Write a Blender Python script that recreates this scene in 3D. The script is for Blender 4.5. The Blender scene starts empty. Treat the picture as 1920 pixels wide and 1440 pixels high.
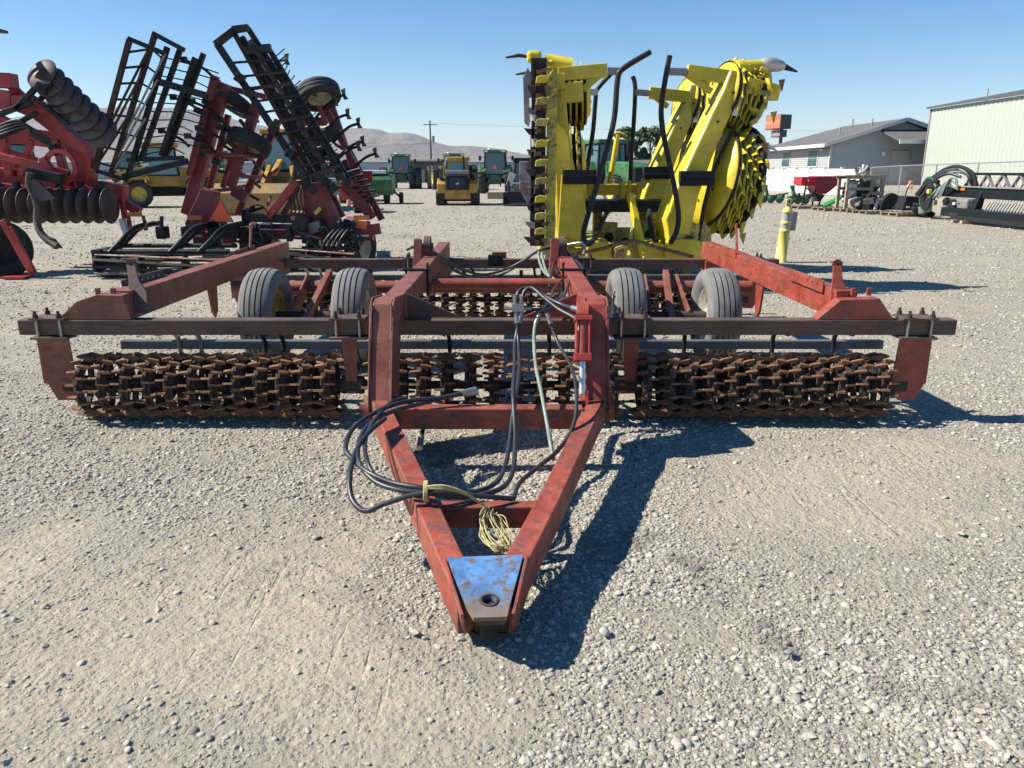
import bpy, bmesh, math, random
import numpy as np
from mathutils import Vector as V, Matrix
PI = math.pi
rnd = random.Random(7)
scene = bpy.context.scene
col = scene.collection

# ---------------------------------------------------------------- camera, sky, sun, exposure
CAM_H = 1.6
FOC = 1443.0 / 1920.0            # focal length in picture widths (a phone's main lens)
PITCH = math.atan(400 / 1443.0)  # looking 15.5 degrees down
cam_d = bpy.data.cameras.new('camera')
cam_d.sensor_width = 36; cam_d.lens = 36 * FOC
cam_d.clip_start = .05; cam_d.clip_end = 20000
cam = bpy.data.objects.new('camera', cam_d); col.objects.link(cam)
cam.location = (0, 0, CAM_H); cam.rotation_euler = (PI / 2 - PITCH, 0, 0)
scene.camera = cam

SUN = V((-1.05, .02, 1.0)).normalized()          # towards the sun: square on to the machine's left
SUN_EL = math.asin(SUN.z)
SUN_AZ = math.atan2(SUN.x, SUN.y)
w = bpy.data.worlds.new('World'); scene.world = w; w.use_nodes = True
nt = w.node_tree
sky = nt.nodes.new('ShaderNodeTexSky'); sky.sky_type = 'NISHITA'; sky.sun_disc = False
sky.sun_elevation = SUN_EL; sky.sun_rotation = SUN_AZ
sky.altitude = 1300; sky.air_density = 1.0; sky.dust_density = .15; sky.ozone_density = 1.2
bg = nt.nodes['Background']; bg.inputs['Strength'].default_value = .073
hsv = nt.nodes.new('ShaderNodeHueSaturation'); hsv.inputs['Saturation'].default_value = 1.44; hsv.inputs['Hue'].default_value = .502
nt.links.new(sky.outputs[0], hsv.inputs['Color']); nt.links.new(hsv.outputs[0], bg.inputs['Color'])
sl = bpy.data.lights.new('sun', 'SUN'); sl.energy = 4.6; sl.angle = math.radians(.53); sl.color = (1, .95, .855)
so = bpy.data.objects.new('sun', sl); col.objects.link(so)
so.rotation_euler = (-SUN).to_track_quat('-Z', 'Y').to_euler()
vs = scene.view_settings
vs.view_transform = 'Standard'; vs.look = 'None'; vs.gamma = 1; vs.use_curve_mapping = False
vs.exposure = .97
scene.cycles.max_bounces = 6; scene.cycles.diffuse_bounces = 1; scene.cycles.glossy_bounces = 2; scene.cycles.transmission_bounces = 2; scene.cycles.transparent_max_bounces = 6

# ---------------------------------------------------------------- measuring helper: a sight line from the tripod, cut at distance Y
_c, _s = math.cos(PITCH), math.sin(PITCH)
def at(u, v, Y):
    x = (u - 960) / 1443.; k = (v - 720) / 1443.
    r = V((x, _c - k * _s, -_s - k * _c)); t = Y / r.y
    return V((r.x * t, Y, CAM_H + r.z * t))
def gr(u, v, z=0.):
    x = (u - 960) / 1443.; k = (v - 720) / 1443.
    r = V((x, _c - k * _s, -_s - k * _c)); t = (z - CAM_H) / r.z
    return V((r.x * t, r.y * t, z))

# ---------------------------------------------------------------- mesh builder
class MB:
    def __init__(s): s.v = []; s.f = []; s.sm = []
    def add(s, vs_, fs, smooth=False):
        o = len(s.v); s.v += [tuple(p) for p in vs_]
        for f in fs: s.f.append(tuple(i + o for i in f)); s.sm.append(smooth)
        return s
    def box(s, c, size, R=None):
        c = V(c); h = V(size) / 2
        p = [V((sx * h.x, sy * h.y, sz * h.z)) for sx in (-1, 1) for sy in (-1, 1) for sz in (-1, 1)]
        if R is not None: p = [R @ q for q in p]
        return s.add([c + q for q in p], [(0, 1, 3, 2), (4, 6, 7, 5), (0, 4, 5, 1), (2, 3, 7, 6), (0, 2, 6, 4), (1, 5, 7, 3)])
    def bb(s, x0, x1, y0, y1, z0, z1):
        return s.box(((x0 + x1) / 2, (y0 + y1) / 2, (z0 + z1) / 2), (abs(x1 - x0), abs(y1 - y0), abs(z1 - z0)))
    def bar(s, a, b, w_, h_, up=(0, 0, 1), w2=None, h2=None):
        a, b = V(a), V(b); d = (b - a).normalized(); up = V(up)
        if abs(d.dot(up.normalized())) > .98: up = V((0, 1, 0)) if abs(d.y) < .9 else V((1, 0, 0))
        x = d.cross(up).normalized(); u = x.cross(d).normalized()
        w2 = w_ if w2 is None else w2; h2 = h_ if h2 is None else h2
        vs_ = []
        for p, ww, hh in ((a, w_, h_), (b, w2, h2)):
            for sx, su in ((-1, -1), (1, -1), (1, 1), (-1, 1)): vs_.append(p + x * (sx * ww / 2) + u * (su * hh / 2))
        return s.add(vs_, [(3, 2, 1, 0), (4, 5, 6, 7), (0, 1, 5, 4), (1, 2, 6, 5), (2, 3, 7, 6), (3, 0, 4, 7)])
    def ring(s, c, x, y, r, n):
        return [c + x * (r * math.cos(2 * PI * i / n)) + y * (r * math.sin(2 * PI * i / n)) for i in range(n)]
    def cyl(s, a, b, r, r2=None, n=12, cap=True):
        a, b = V(a), V(b); d = (b - a).normalized(); r2 = r if r2 is None else r2
        x = d.orthogonal().normalized(); y = d.cross(x)
        A, B = s.ring(a, x, y, r, n), s.ring(b, x, y, r2, n)
        s.add(A + B, [(i, (i + 1) % n, n + (i + 1) % n, n + i) for i in range(n)], True)
        if cap:
            s.add(A, [tuple(reversed(range(n)))]); s.add(B, [tuple(range(n))])
        return s
    def tube(s, pts, r, n=8, cap=True):
        P = [V(p) for p in pts]; m = len(P)
        t = [(P[min(i + 1, m - 1)] - P[max(i - 1, 0)]).normalized() for i in range(m)]
        x = t[0].orthogonal().normalized(); vs_ = []
        for i in range(m):
            x = (x - t[i] * x.dot(t[i])).normalized(); y = t[i].cross(x)
            rr = r[i] if isinstance(r, (list, tuple)) else r
            vs_ += s.ring(P[i], x, y, rr, n)
        fs = [(k * n + i, k * n + (i + 1) % n, (k + 1) * n + (i + 1) % n, (k + 1) * n + i) for k in range(m - 1) for i in range(n)]
        s.add(vs_, fs, True)
        if cap:
            s.add(vs_[:n], [tuple(reversed(range(n)))]); s.add(vs_[-n:], [tuple(range(n))])
        return s
    def prism(s, poly, off):
        poly = [V(p) for p in poly]; off = V(off); n = len(poly)
        nr = V((0, 0, 0))
        for i in range(n): nr += poly[i].cross(poly[(i + 1) % n])
        if nr.dot(off) < 0: poly.reverse()
        return s.add(poly + [p + off for p in poly],
                     [tuple(reversed(range(n))), tuple(range(n, 2 * n))] + [(i, (i + 1) % n, n + (i + 1) % n, n + i) for i in range(n)])
    def lathe(s, prof, o, axis, n=24, closed=False, smooth=True):
        o, a = V(o), V(axis).normalized(); x = a.orthogonal().normalized(); y = a.cross(x); m = len(prof)
        vs_ = []
        for r, t in prof: vs_ += s.ring(o + a * t, x, y, r, n)
        K = m if closed else m - 1
        fs = [(k * n + i, k * n + (i + 1) % n, ((k + 1) % m) * n + (i + 1) % n, ((k + 1) % m) * n + i) for k in range(K) for i in range(n)]
        return s.add(vs_, fs, smooth)
    def mesh(s, name, mat):
        me = bpy.data.meshes.new(name); me.from_pydata(s.v, [], s.f)
        me.polygons.foreach_set('use_smooth', s.sm); me.materials.append(mat); me.update()
        return me
    def build(s, name, mat, parent=None, bevel=0, off=None):
        o = bpy.data.objects.new(name, s.mesh(name, mat)); col.objects.link(o)
        if parent is not None:
            o.parent = parent
            if parent.get('world_built'):
                o.matrix_parent_inverse = Matrix.Translation(-V(parent['base']))
        if bevel:
            m = o.modifiers.new('bevel', 'BEVEL'); m.width = bevel; m.segments = 2; m.limit_method = 'ANGLE'; m.angle_limit = .6
        return o
def tag(o, label=None, cat=None, group=None, kind=None):
    if label: o['label'] = label
    if cat: o['category'] = cat
    if group: o['group'] = group
    if kind: o['kind'] = kind
    return o
def thing(name, label, cat, loc=(0, 0, 0), rz=0, group=None, world=False):
    o = bpy.data.objects.new(name, None); col.objects.link(o); o.empty_display_size = .2
    o.location = loc; o.rotation_euler.z = rz
    if world: o['world_built'] = 1; o['base'] = tuple(loc)
    return tag(o, label, cat, group)
def sub(me, name, parent, M=None):
    """one more piece sharing mesh data; M places it in the parent's space"""
    o = bpy.data.objects.new(name, me); col.objects.link(o); o.parent = parent
    if M is not None: o.matrix_local = M
    return o
def smooth_path(pts, n=6):
    P = [V(p) for p in pts]; out = []
    for i in range(len(P) - 1):
        p0, p1, p2, p3 = P[max(i - 1, 0)], P[i], P[i + 1], P[min(i + 2, len(P) - 1)]
        for k in range(n):
            t = k / n
            out.append(.5 * ((2 * p1) + (p2 - p0) * t + (2 * p0 - 5 * p1 + 4 * p2 - p3) * t * t + (3 * p1 - p0 - 3 * p2 + p3) * t ** 3))
    return out + [P[-1]]

# ---------------------------------------------------------------- materials
def new_mat(name):
    m = bpy.data.materials.new(name); m.use_nodes = True
    t = m.node_tree; return m, t, t.nodes['Principled BSDF']
def N(t, typ, **kw):
    n = t.nodes.new(typ)
    for k, v in kw.items():
        if k in n.inputs: n.inputs[k].default_value = v
        else: setattr(n, k, v)
    return n
def L(t, a, b): t.links.new(a, b)
def c4(c): return (c[0], c[1], c[2], 1)
def noise(t, vec, scale, detail=6, rough=.6, dist=0):
    n = N(t, 'ShaderNodeTexNoise', Scale=scale, Detail=detail, Roughness=rough, Distortion=dist)
    L(t, vec, n.inputs['Vector']); return n.outputs[0]
def rmp(t, fac, a, b, va=0., vb=1.):
    n = N(t, 'ShaderNodeMapRange'); n.inputs[1].default_value = a; n.inputs[2].default_value = b
    n.inputs[3].default_value = va; n.inputs[4].default_value = vb; L(t, fac, n.inputs[0]); return n.outputs[0]
def mixc(t, fac, a, b):
    n = N(t, 'ShaderNodeMix', data_type='RGBA')
    if isinstance(fac, (int, float)): n.inputs[0].default_value = fac
    else: L(t, fac, n.inputs[0])
    for k, q in ((6, a), (7, b)):
        if isinstance(q, (tuple, list)): n.inputs[k].default_value = c4(q)
        else: L(t, q, n.inputs[k])
    return n.outputs[2]
def mathn(t, op, a, b=None):
    n = N(t, 'ShaderNodeMath', operation=op)
    for k, q in ((0, a), (1, b)):
        if q is None: continue
        if isinstance(q, (int, float)): n.inputs[k].default_value = q
        else: L(t, q, n.inputs[k])
    return n.outputs[0]
def bump(t, bs, h, strength=.3, dist=.01):
    n = N(t, 'ShaderNodeBump', Strength=strength, Distance=dist); L(t, h, n.inputs['Height']); L(t, n.outputs[0], bs.inputs['Normal'])
def paint(name, c, rust=.2, wear=.35, rough=.45, scale=5., rustc=(.13, .055, .028), dust=.25, dustc=(.33, .29, .24), metal=0., fade=1.35, streak=.55, front=None, edge=0.):
    """old machinery paint: patchy fading, rust breaking through, a film of dust, fine relief"""
    m, t, b = new_mat(name)
    o = N(t, 'ShaderNodeTexCoord').outputs['Object']
    n1 = noise(t, o, scale * .6, 8, .62); n2 = noise(t, o, scale * 2.3, 10, .68, .4); n3 = noise(t, o, scale * 14, 4, .7); n4 = noise(t, o, scale * .35, 5, .6, 1.)
    faded = tuple(min(1, x * fade + .02) for x in c); deep = tuple(x * .72 for x in c)
    k = mixc(t, rmp(t, n1, .36, .66), deep, faded)
    k = mixc(t, mathn(t, 'MULTIPLY', rmp(t, n4, .38, .72), dust), k, dustc)
    k = mixc(t, mathn(t, 'MULTIPLY', rmp(t, n3, .52, .8), wear * .5), k, tuple(x * .5 for x in c))
    if rust > 0:
        rr = rmp(t, mathn(t, 'ADD', mathn(t, 'MULTIPLY', n2, .75), mathn(t, 'MULTIPLY', n4, .35)), .74 - rust * .42, .80 - rust * .36)
        rc = mixc(t, n3, rustc, tuple(x * 2.0 for x in rustc))
        k = mixc(t, rr, k, rc)
    if streak > 0:     # grime that has run and been wiped along the steel
        mp_ = N(t, 'ShaderNodeMapping'); mp_.inputs['Scale'].default_value = (scale * 1.1, scale * .5, scale * 3.2); L(t, o, mp_.inputs[0])
        n5 = noise(t, mp_.outputs[0], 1.3, 6, .7, .5); k = mixc(t, mathn(t, 'MULTIPLY', rmp(t, n5, .50, .66), streak), k, tuple(x * .32 + .012 for x in c))
        n6 = noise(t, o, scale * 5.5, 5, .6, .8); k = mixc(t, mathn(t, 'MULTIPLY', rmp(t, n6, .63, .67), streak), k, rustc)
    if edge > 0:       # paint knocked off the corners down to dark rust and bright steel
        bv = N(t, 'ShaderNodeBevel', samples=3); bv.inputs['Radius'].default_value = .009
        ge = N(t, 'ShaderNodeNewGeometry'); dt = N(t, 'ShaderNodeVectorMath', operation='DOT_PRODUCT'); L(t, bv.outputs[0], dt.inputs[0]); L(t, ge.outputs['Normal'], dt.inputs[1])
        em = mathn(t, 'MULTIPLY', rmp(t, dt.outputs['Value'], .985, .90), rmp(t, n2, .42, .56))
        k = mixc(t, mathn(t, 'MULTIPLY', em, edge), k, mixc(t, rmp(t, n1, .4, .6), (.075, .045, .032), (.24, .19, .165)))
    if front is not None:   # bare metal where the drawbar pin and jaw have rubbed the paint off
        sy_ = N(t, 'ShaderNodeSeparateXYZ'); L(t, o, sy_.inputs[0])
        q_ = rmp(t, mathn(t, 'ADD', sy_.outputs[1], mathn(t, 'MULTIPLY', mathn(t, 'SUBTRACT', n2, .5), .35)), front - .05, front + .05, 1., 0.)
        k = mixc(t, mathn(t, 'MULTIPLY', q_, .85), k, mixc(t, n1, (.15, .095, .05), (.24, .17, .10)))
    L(t, k, b.inputs['Base Color'])
    L(t, rmp(t, n2, .3, .7, max(.05, rough - .12), min(1, rough + .28)), b.inputs['Roughness'])
    b.inputs['Metallic'].default_value = metal
    bump(t, b, mathn(t, 'ADD', n2, mathn(t, 'MULTIPLY', n3, .35)), .22, .006)
    return m
def plain(name, c, rough=.6, metal=0., var=.25, scale=8., bumpy=.15):
    m, t, b = new_mat(name)
    o = N(t, 'ShaderNodeTexCoord').outputs['Object']
    n1 = noise(t, o, scale, 8, .65)
    L(t, mixc(t, rmp(t, n1, .3, .7), tuple(x * (1 - var) for x in c), tuple(min(1, x * (1 + var)) for x in c)), b.inputs['Base Color'])
    b.inputs['Roughness'].default_value = rough; b.inputs['Metallic'].default_value = metal
    if bumpy: bump(t, b, n1, bumpy, .005)
    return m
def glassy(name, c, rough=.08):
    m, t, b = new_mat(name)
    b.inputs['Base Color'].default_value = c4(c); b.inputs['Roughness'].default_value = rough
    b.inputs['Specular IOR Level'].default_value = .8; b.inputs['Alpha'].default_value = 1
    return m
M = {}
M['red'] = paint('faded_red_paint', (.21, .046, .031), .48, .5, .5, 8, dust=.30, dustc=(.28, .165, .12), edge=.85)
M['redR'] = paint('bright_red_paint', (.28, .037, .019), .40, .45, .42, 8, dust=.14, dustc=(.32, .16, .11), edge=.8)
M['brown'] = paint('rusted_brown_tube', (.066, .042, .034), .5, .5, .6, 4, rustc=(.09, .045, .03), dust=.34, dustc=(.22, .155, .12), edge=.6)
M['tongue'] = paint('scuffed_red_tongue', (.29, .048, .025), .46, .7, .5, 10, rustc=(.075, .040, .028), dust=.14, dustc=(.34, .22, .16), edge=.9)
M['blue'] = paint('worn_blue_hitch', (.06, .185, .40), .44, .8, .85, 13, front=2.315, edge=.9, rustc=(.10, .07, .045), dust=.12, dustc=(.38, .36, .32))
M['rust'] = paint('roller_rust', (.175, .080, .034), .42, .5, .8, 7, rustc=(.11, .052, .028), dust=.3, dustc=(.36, .22, .12), fade=1.5)
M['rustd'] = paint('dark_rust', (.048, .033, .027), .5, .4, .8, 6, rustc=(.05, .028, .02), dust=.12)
M['black'] = paint('black_implement_paint', (.011, .012, .014), .08, .3, .36, 6, rustc=(.03, .022, .018), dust=.04, dustc=(.2, .18, .16))
M['blackd'] = plain('dull_black', (.02, .02, .022), .7)
M['hose'] = plain('black_hose_rubber', (.028, .030, .034), .42, 0, .3, 10, .05)
M['hoseg'] = plain('dusty_green_hose', (.20, .25, .21), .5, 0, .3, 12, .05)
M['steel'] = plain('bare_steel', (.36, .36, .345), .42, .9, .2, 12)
M['chrome'] = plain('chrome_rod', (.72, .72, .70), .38, .85, .05, 5, 0)
M['galv'] = plain('scraper_bar_steel', (.20, .205, .21), .42, .5, .3, 5)
M['tyre'] = plain('dusty_tyre_rubber', (.165, .162, .155), .9, 0, .28, 7, .3)
M['tyred'] = plain('tyre_rubber', (.035, .036, .038), .8, 0, .35, 7, .3)
M['rimw'] = paint('chalky_white_rim', (.52, .49, .40), .25, .3, .6, 7)
M['rimy'] = paint('dirty_yellow_rim', (.58, .42, .05), .22, .3, .6, 7)
M['yel'] = paint('header_yellow', (.76, .57, .018), .10, .3, .34, 4, rustc=(.16, .10, .03), dust=.16, dustc=(.46, .40, .18), fade=1.1, streak=.22)
M['yeld'] = paint('dirty_yellow_knife', (.52, .42, .05), .42, .5, .5, 9, rustc=(.13, .08, .035), dust=.3)
M['yelm'] = paint('machine_yellow', (.42, .23, .018), .16, .3, .45, 4, dust=.2)
M['cult'] = paint('deep_red_paint', (.215, .016, .026), .10, .3, .4, 4, dust=.16, dustc=(.34, .2, .18))
M['rip'] = paint('glossy_red_paint', (.40, .024, .022), .10, .3, .36, 4, dust=.14, dustc=(.36, .16, .13))
M['disk'] = paint('soil_worn_disk', (.060, .046, .040), .4, .5, .5, 5, rustc=(.07, .04, .028), dust=.25, dustc=(.17, .13, .105))
M['green'] = paint('tractor_green', (.022, .13, .032), .08, .3, .42, 3, dust=.16, dustc=(.26, .27, .2))
M['greend'] = paint('dark_green', (.018, .085, .035), .08, .3, .5, 3, dust=.2, dustc=(.22, .24, .18))
M['amber'] = plain('amber_reflector', (.62, .17, .03), .35, 0, .08)
M['smv'] = plain('fluorescent_orange_triangle', (1., .13, .03), .5, 0, .05)
M['smvr'] = plain('dark_red_border', (.45, .02, .02), .4, 0, .05)
M['decal'] = plain('yellow_decal', (.62, .58, .10), .5, 0, .05)
M['white'] = plain('white_paint', (.72, .72, .70), .55, 0, .06)
M['glass'] = glassy('cab_glass', (.06, .115, .12), .06)
M['glassl'] = glassy('pale_cab_glass', (.16, .27, .27), .1)
M['wood'] = plain('weathered_wood', (.34, .27, .19), .8, 0, .3, 9, .3)
M['twine'] = plain('yellow_twine', (.40, .36, .17), .9, 0, .4, 40)
M['pallet'] = plain('old_pallet_wood', (.21, .165, .115), .85, 0, .35, 6, .3)
M['greyp'] = plain('grey_plate', (.26, .25, .24), .5, .3, .25)
M['rustplate'] = paint('rusty_plate', (.30, .27, .25), .55, .3, .55, 5)
M['silver'] = plain('silver_snout', (.52, .51, .48), .42, .5, .15)
M['orange'] = plain('orange_cone', (.75, .14, .04), .5, 0, .05)
M['lamp'] = plain('lamp_lens', (.75, .74, .7), .25, 0, .05)
for nm_ in ('black', 'blackd', 'rustd'): M[nm_].node_tree.nodes['Principled BSDF'].inputs['Specular IOR Level'].default_value = .22
M['blue'].node_tree.nodes['Principled BSDF'].inputs['Specular IOR Level'].default_value = .25
# ---------------------------------------------------------------- ground and gravel
rng = np.random.default_rng(11)
_tab = rng.random((256, 256))
def vnoise(x, y):
    xi = np.floor(x).astype(int); yi = np.floor(y).astype(int); fx = x - xi; fy = y - yi
    fx = fx * fx * (3 - 2 * fx); fy = fy * fy * (3 - 2 * fy)
    g = lambda a, b: _tab[a % 256, b % 256]
    return (g(xi, yi) * (1 - fx) + g(xi + 1, yi) * fx) * (1 - fy) + (g(xi, yi + 1) * (1 - fx) + g(xi + 1, yi + 1) * fx) * fy
def fbm(x, y, o=4):
    r = 0; a = .5
    for k in range(o): r = r + a * vnoise(x * 2 ** k + 17 * k, y * 2 ** k + 31 * k); a *= .5
    return r
def sstep(a, b, x):
    t = np.clip((x - a) / (b - a), 0, 1); return t * t * (3 - 2 * t)
def ground_z(x, y):
    x = np.asarray(x, float); y = np.asarray(y, float)
    near = 1 - sstep(20, 40, np.hypot(x, y))
    z = near * ((fbm(x * .9, y * .9) - .47) * .035 + (fbm(x * 6, y * 6, 3) - .44) * .012)
    for ax_, ay_, bx_, by_ in ((-1.12, 1.2, -.62, 4.4), (-2.35, 1.2, -2.0, 4.6)):     # tractor tyre prints pressed into the fines
        L_ = math.hypot(bx_ - ax_, by_ - ay_); ux, uy = (bx_ - ax_) / L_, (by_ - ay_) / L_
        s_ = (x - ax_) * ux + (y - ay_) * uy; d_ = (x - ax_) * uy - (y - ay_) * ux
        q_ = (1 - sstep(.15, .23, np.abs(d_))) * sstep(0, .5, s_) * (1 - sstep(L_ - 1.2, L_, s_)) * sstep(.36, .52, fbm(x * 2.2 + 8, y * 2.2, 3))
        z = z + q_ * (-.010 + .013 * sstep(-.1, .5, np.sin((s_ + .55 * np.abs(d_)) * 2 * math.pi / .17)))
    z = z + .62 * sstep(17.4, 19.8, x + .25 * (fbm(x * .5, y * .5) - .5)) * sstep(20, 27, y) * (1 - sstep(150, 300, y))
    return z - .012
def axis(lo, hi, step, far, grow):
    a = list(np.arange(lo, hi, step)); s = step; p = a[-1]
    while p < far: s *= grow; p += s; a.append(p)
    s = step; p = a[0]; b = []
    while p > -far: s *= grow; p -= s; b.append(p)
    return np.array(b[::-1] + a)
gx = axis(-5, 5, .032, 8000, 1.09); gy = axis(.5, 8, .032, 8000, 1.09)
X, Y = np.meshgrid(gx, gy); Z = ground_z(X, Y)
nx, ny = len(gx), len(gy)
vv = np.stack([X, Y, Z], -1).reshape(-1, 3)
ii = np.arange(nx * ny).reshape(ny, nx)
ff = np.stack([ii[:-1, :-1], ii[:-1, 1:], ii[1:, 1:], ii[1:, :-1]], -1).reshape(-1, 4)
def np_mesh(name, v, f, mat, smooth=True):
    me = bpy.data.meshes.new(name); k = f.shape[1]
    me.vertices.add(len(v)); me.vertices.foreach_set('co', np.ascontiguousarray(v, dtype=np.float32).ravel())
    me.loops.add(f.size); me.loops.foreach_set('vertex_index', np.ascontiguousarray(f, dtype=np.int32).ravel())
    me.polygons.add(len(f)); me.polygons.foreach_set('loop_start', np.arange(0, f.size, k, dtype=np.int32))
    me.update(calc_edges=True); me.polygons.foreach_set('use_smooth', np.full(len(f), smooth)); me.materials.append(mat); me.update()
    return me
STAINS = [(-.42, 4.32, .30, .9), (-.18, 4.25, .16, .5), (.72, 2.95, .10, .6), (.80, 2.66, .12, .6), (.92, 2.42, .11, .5), (.52, 3.2, .16, .6), (.78, 2.85, .1, .4), (1.55, 1.86, .14, .85), (1.45, 2.12, .16, .45), (2.3, 4.75, .13, .5), (.42, 3.05, .12, .4), (1.25, 2.15, .1, .4)]
def stain_np(x, y):
    """oil drips soaked into the gravel, each at its own place"""
    tot = np.zeros_like(x); w_ = fbm(x * 9, y * 9, 3) - .44
    for cx, cy, r, k in STAINS:
        q = np.hypot(x - cx, y - cy) + w_ * r * 2.6
        tot = np.maximum(tot, k * np.clip((r - q) / (r * .65), 0, 1))
    return tot
# where stones lie: bands of loose gravel with packed dirt between
HEAPS = [(.55, 3.1, .45, 1.1, 1.5), (.25, 3.9, .8, .5, 1.3), (-.12, 3.3, .35, .9, 1.4), (-.45, 2.56, .28, .17, 1.5), (-.15, 2.95, .3, .3, .8), (.8, 1.95, .75, .30, 1.3), (.15, 1.85, .3, .18, 1.3), (1.5, 2.3, .55, .45, 1.0), (.32, 2.3, .14, .25, 1.3), (1.1, 2.35, .3, .3, .7), (-1.0, 2.0, .22, .10, 1.0), (-1.1, 3.9, 1.2, .8, .5), (2.2, 3.0, .7, .6, .4), (.45, 4.6, .6, .25, 1.2)]
BARE = [(-.95, 2.35, .85, .55, 1.), (-.8, 3.2, .28, .5, .8), (-2.15, 2.8, .28, .8, .8), (-.2, 1.95, .35, .25, .9), (1.45, 3.6, .80, .62, 1.0), (.62, 2.5, .26, .20, .95), (2.4, 4.2, .5, .4, .7), (-1.9, 3.1, .6, .35, .6), (.45, 2.05, .14, .12, .6), (1.85, 1.95, .3, .15, .6)]
def dens(x, y):
    d = .30 + .55 * sstep(.38, .62, fbm(x * 1.1 + 5, y * 1.1 + 3)) + .35 * sstep(.45, .7, fbm(x * 4.1, y * 4.1 + 9))
    d = d * (.55 + .45 * sstep(2.5, 4.5, y))
    for cx, cy, rx, ry, k_ in HEAPS: d = d + k_ * np.exp(-((x - cx) / rx) ** 2 - ((y - cy) / ry) ** 2) * (.55 + .9 * sstep(.35, .6, fbm(x * 3.3, y * 3.3 + 40)))
    for cx, cy, rx, ry, k_ in BARE: d = d * (1 - .88 * k_ * np.exp(-(((x - cx) / rx) ** 2 + ((y - cy) / ry) ** 2) ** 2))
    return d
m, t, b = new_mat('packed_gravel'); M['ground'] = m
pos = N(t, 'ShaderNodeNewGeometry').outputs['Position']
big = noise(t, pos, .55, 6, .6, .3); mid = noise(t, pos, 3.2, 8, .65); fin = noise(t, pos, 38, 6, .7); gri = noise(t, pos, 150, 3, .7)
vo = N(t, 'ShaderNodeTexVoronoi', Scale=46.); L(t, pos, vo.inputs['Vector']); vo2 = N(t, 'ShaderNodeTexVoronoi', Scale=17.); L(t, pos, vo2.inputs['Vector'])
stonec = mixc(t, rmp(t, vo.outputs['Color'], .1, .9), (.17, .157, .13), (.47, .43, .345))
dirt = mixc(t, rmp(t, fin, .3, .7), (.335, .288, .205), (.475, .415, .30))
dirt = mixc(t, rmp(t, mid, .35, .7, 0, .55), dirt, (.26, .24, .21))
lo_ = N(t, 'ShaderNodeAttribute', attribute_name='loose').outputs['Fac']
sm = rmp(t, mathn(t, 'ADD', mathn(t, 'MULTIPLY', lo_, .5), mathn(t, 'MULTIPLY', mid, .5)), .25, .75)
dirt = mixc(t, rmp(t, lo_, .35, .08, 0., .8), dirt, mixc(t, fin, (.42, .36, .255), (.54, .47, .345)))
peb = mathn(t, 'MULTIPLY', rmp(t, vo.outputs['Distance'], .5, .25), rmp(t, sm, 0, 1, .35, 1))
k = mixc(t, peb, dirt, stonec)
far_n = noise(t, pos, 2.1, 10, .78); far_g = noise(t, pos, .16, 6, .6)
k = mixc(t, rmp(t, far_n, .36, .70, 0, .45), k, (.20, .19, .175))
k = mixc(t, rmp(t, far_g, .35, .75, 0, .30), k, (.47, .435, .345))
k = mixc(t, rmp(t, gri, .52, .75, 0, .35), k, (.16, .15, .14))
st = N(t, 'ShaderNodeAttribute', attribute_name='oil').outputs['Fac']
st = mathn(t, 'MULTIPLY', st, rmp(t, noise(t, pos, 19, 6, .8, .8), .47, .55, .0, 1.))
k = mixc(t, mathn(t, 'MULTIPLY', st, .5), k, (.075, .066, .056))
# far off, past the yard, dry grass and sage
sep = N(t, 'ShaderNodeSeparateXYZ'); L(t, pos, sep.inputs[0])
plain_m = rmp(t, sep.outputs[1], 105, 125)
sage = mixc(t, noise(t, pos, .02, 8, .65), (.16, .155, .10), (.30, .265, .185))
k = mixc(t, plain_m, k, sage)
L(t, k, b.inputs['Base Color']); b.inputs['Roughness'].default_value = .92; b.inputs['Specular IOR Level'].default_value = .25
mp = N(t, 'ShaderNodeMapping'); mp.inputs['Scale'].default_value = (21, 1.5, 1); mp.inputs['Rotation'].default_value = (0, 0, -.22); L(t, pos, mp.inputs[0])
rut = N(t, 'ShaderNodeTexNoise', Scale=1., Detail=3.); L(t, mp.outputs[0], rut.inputs['Vector'])
rutm = mathn(t, 'MULTIPLY', rmp(t, rut.outputs[0], .33, .40, 1., 0.), rmp(t, lo_, .30, .12, 0., 1.))
h = mathn(t, 'ADD', mathn(t, 'MULTIPLY', peb, .55), mathn(t, 'MULTIPLY', fin, .9))
h = mathn(t, 'ADD', h, mathn(t, 'MULTIPLY', rmp(t, vo2.outputs['Distance'], .5, .1), .5))
h = mathn(t, 'ADD', h, mathn(t, 'MULTIPLY', gri, .28))
h = mathn(t, 'SUBTRACT', h, mathn(t, 'MULTIPLY', rutm, .35))
h = mathn(t, 'ADD', h, mathn(t, 'MULTIPLY', far_n, 1.4))
bump(t, b, h, .85, .018)
gm = np_mesh('ground', vv, ff, M['ground']); oa = gm.attributes.new('oil', 'FLOAT', 'POINT'); oa.data.foreach_set('value', stain_np(vv[:, 0], vv[:, 1]).astype(np.float32)); oa = gm.attributes.new('loose', 'FLOAT', 'POINT'); oa.data.foreach_set('value', np.clip(dens(vv[:, 0], vv[:, 1]), 0, 1.5).astype(np.float32))
g = bpy.data.objects.new('ground', gm); col.objects.link(g); tag(g, kind='structure')

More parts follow.
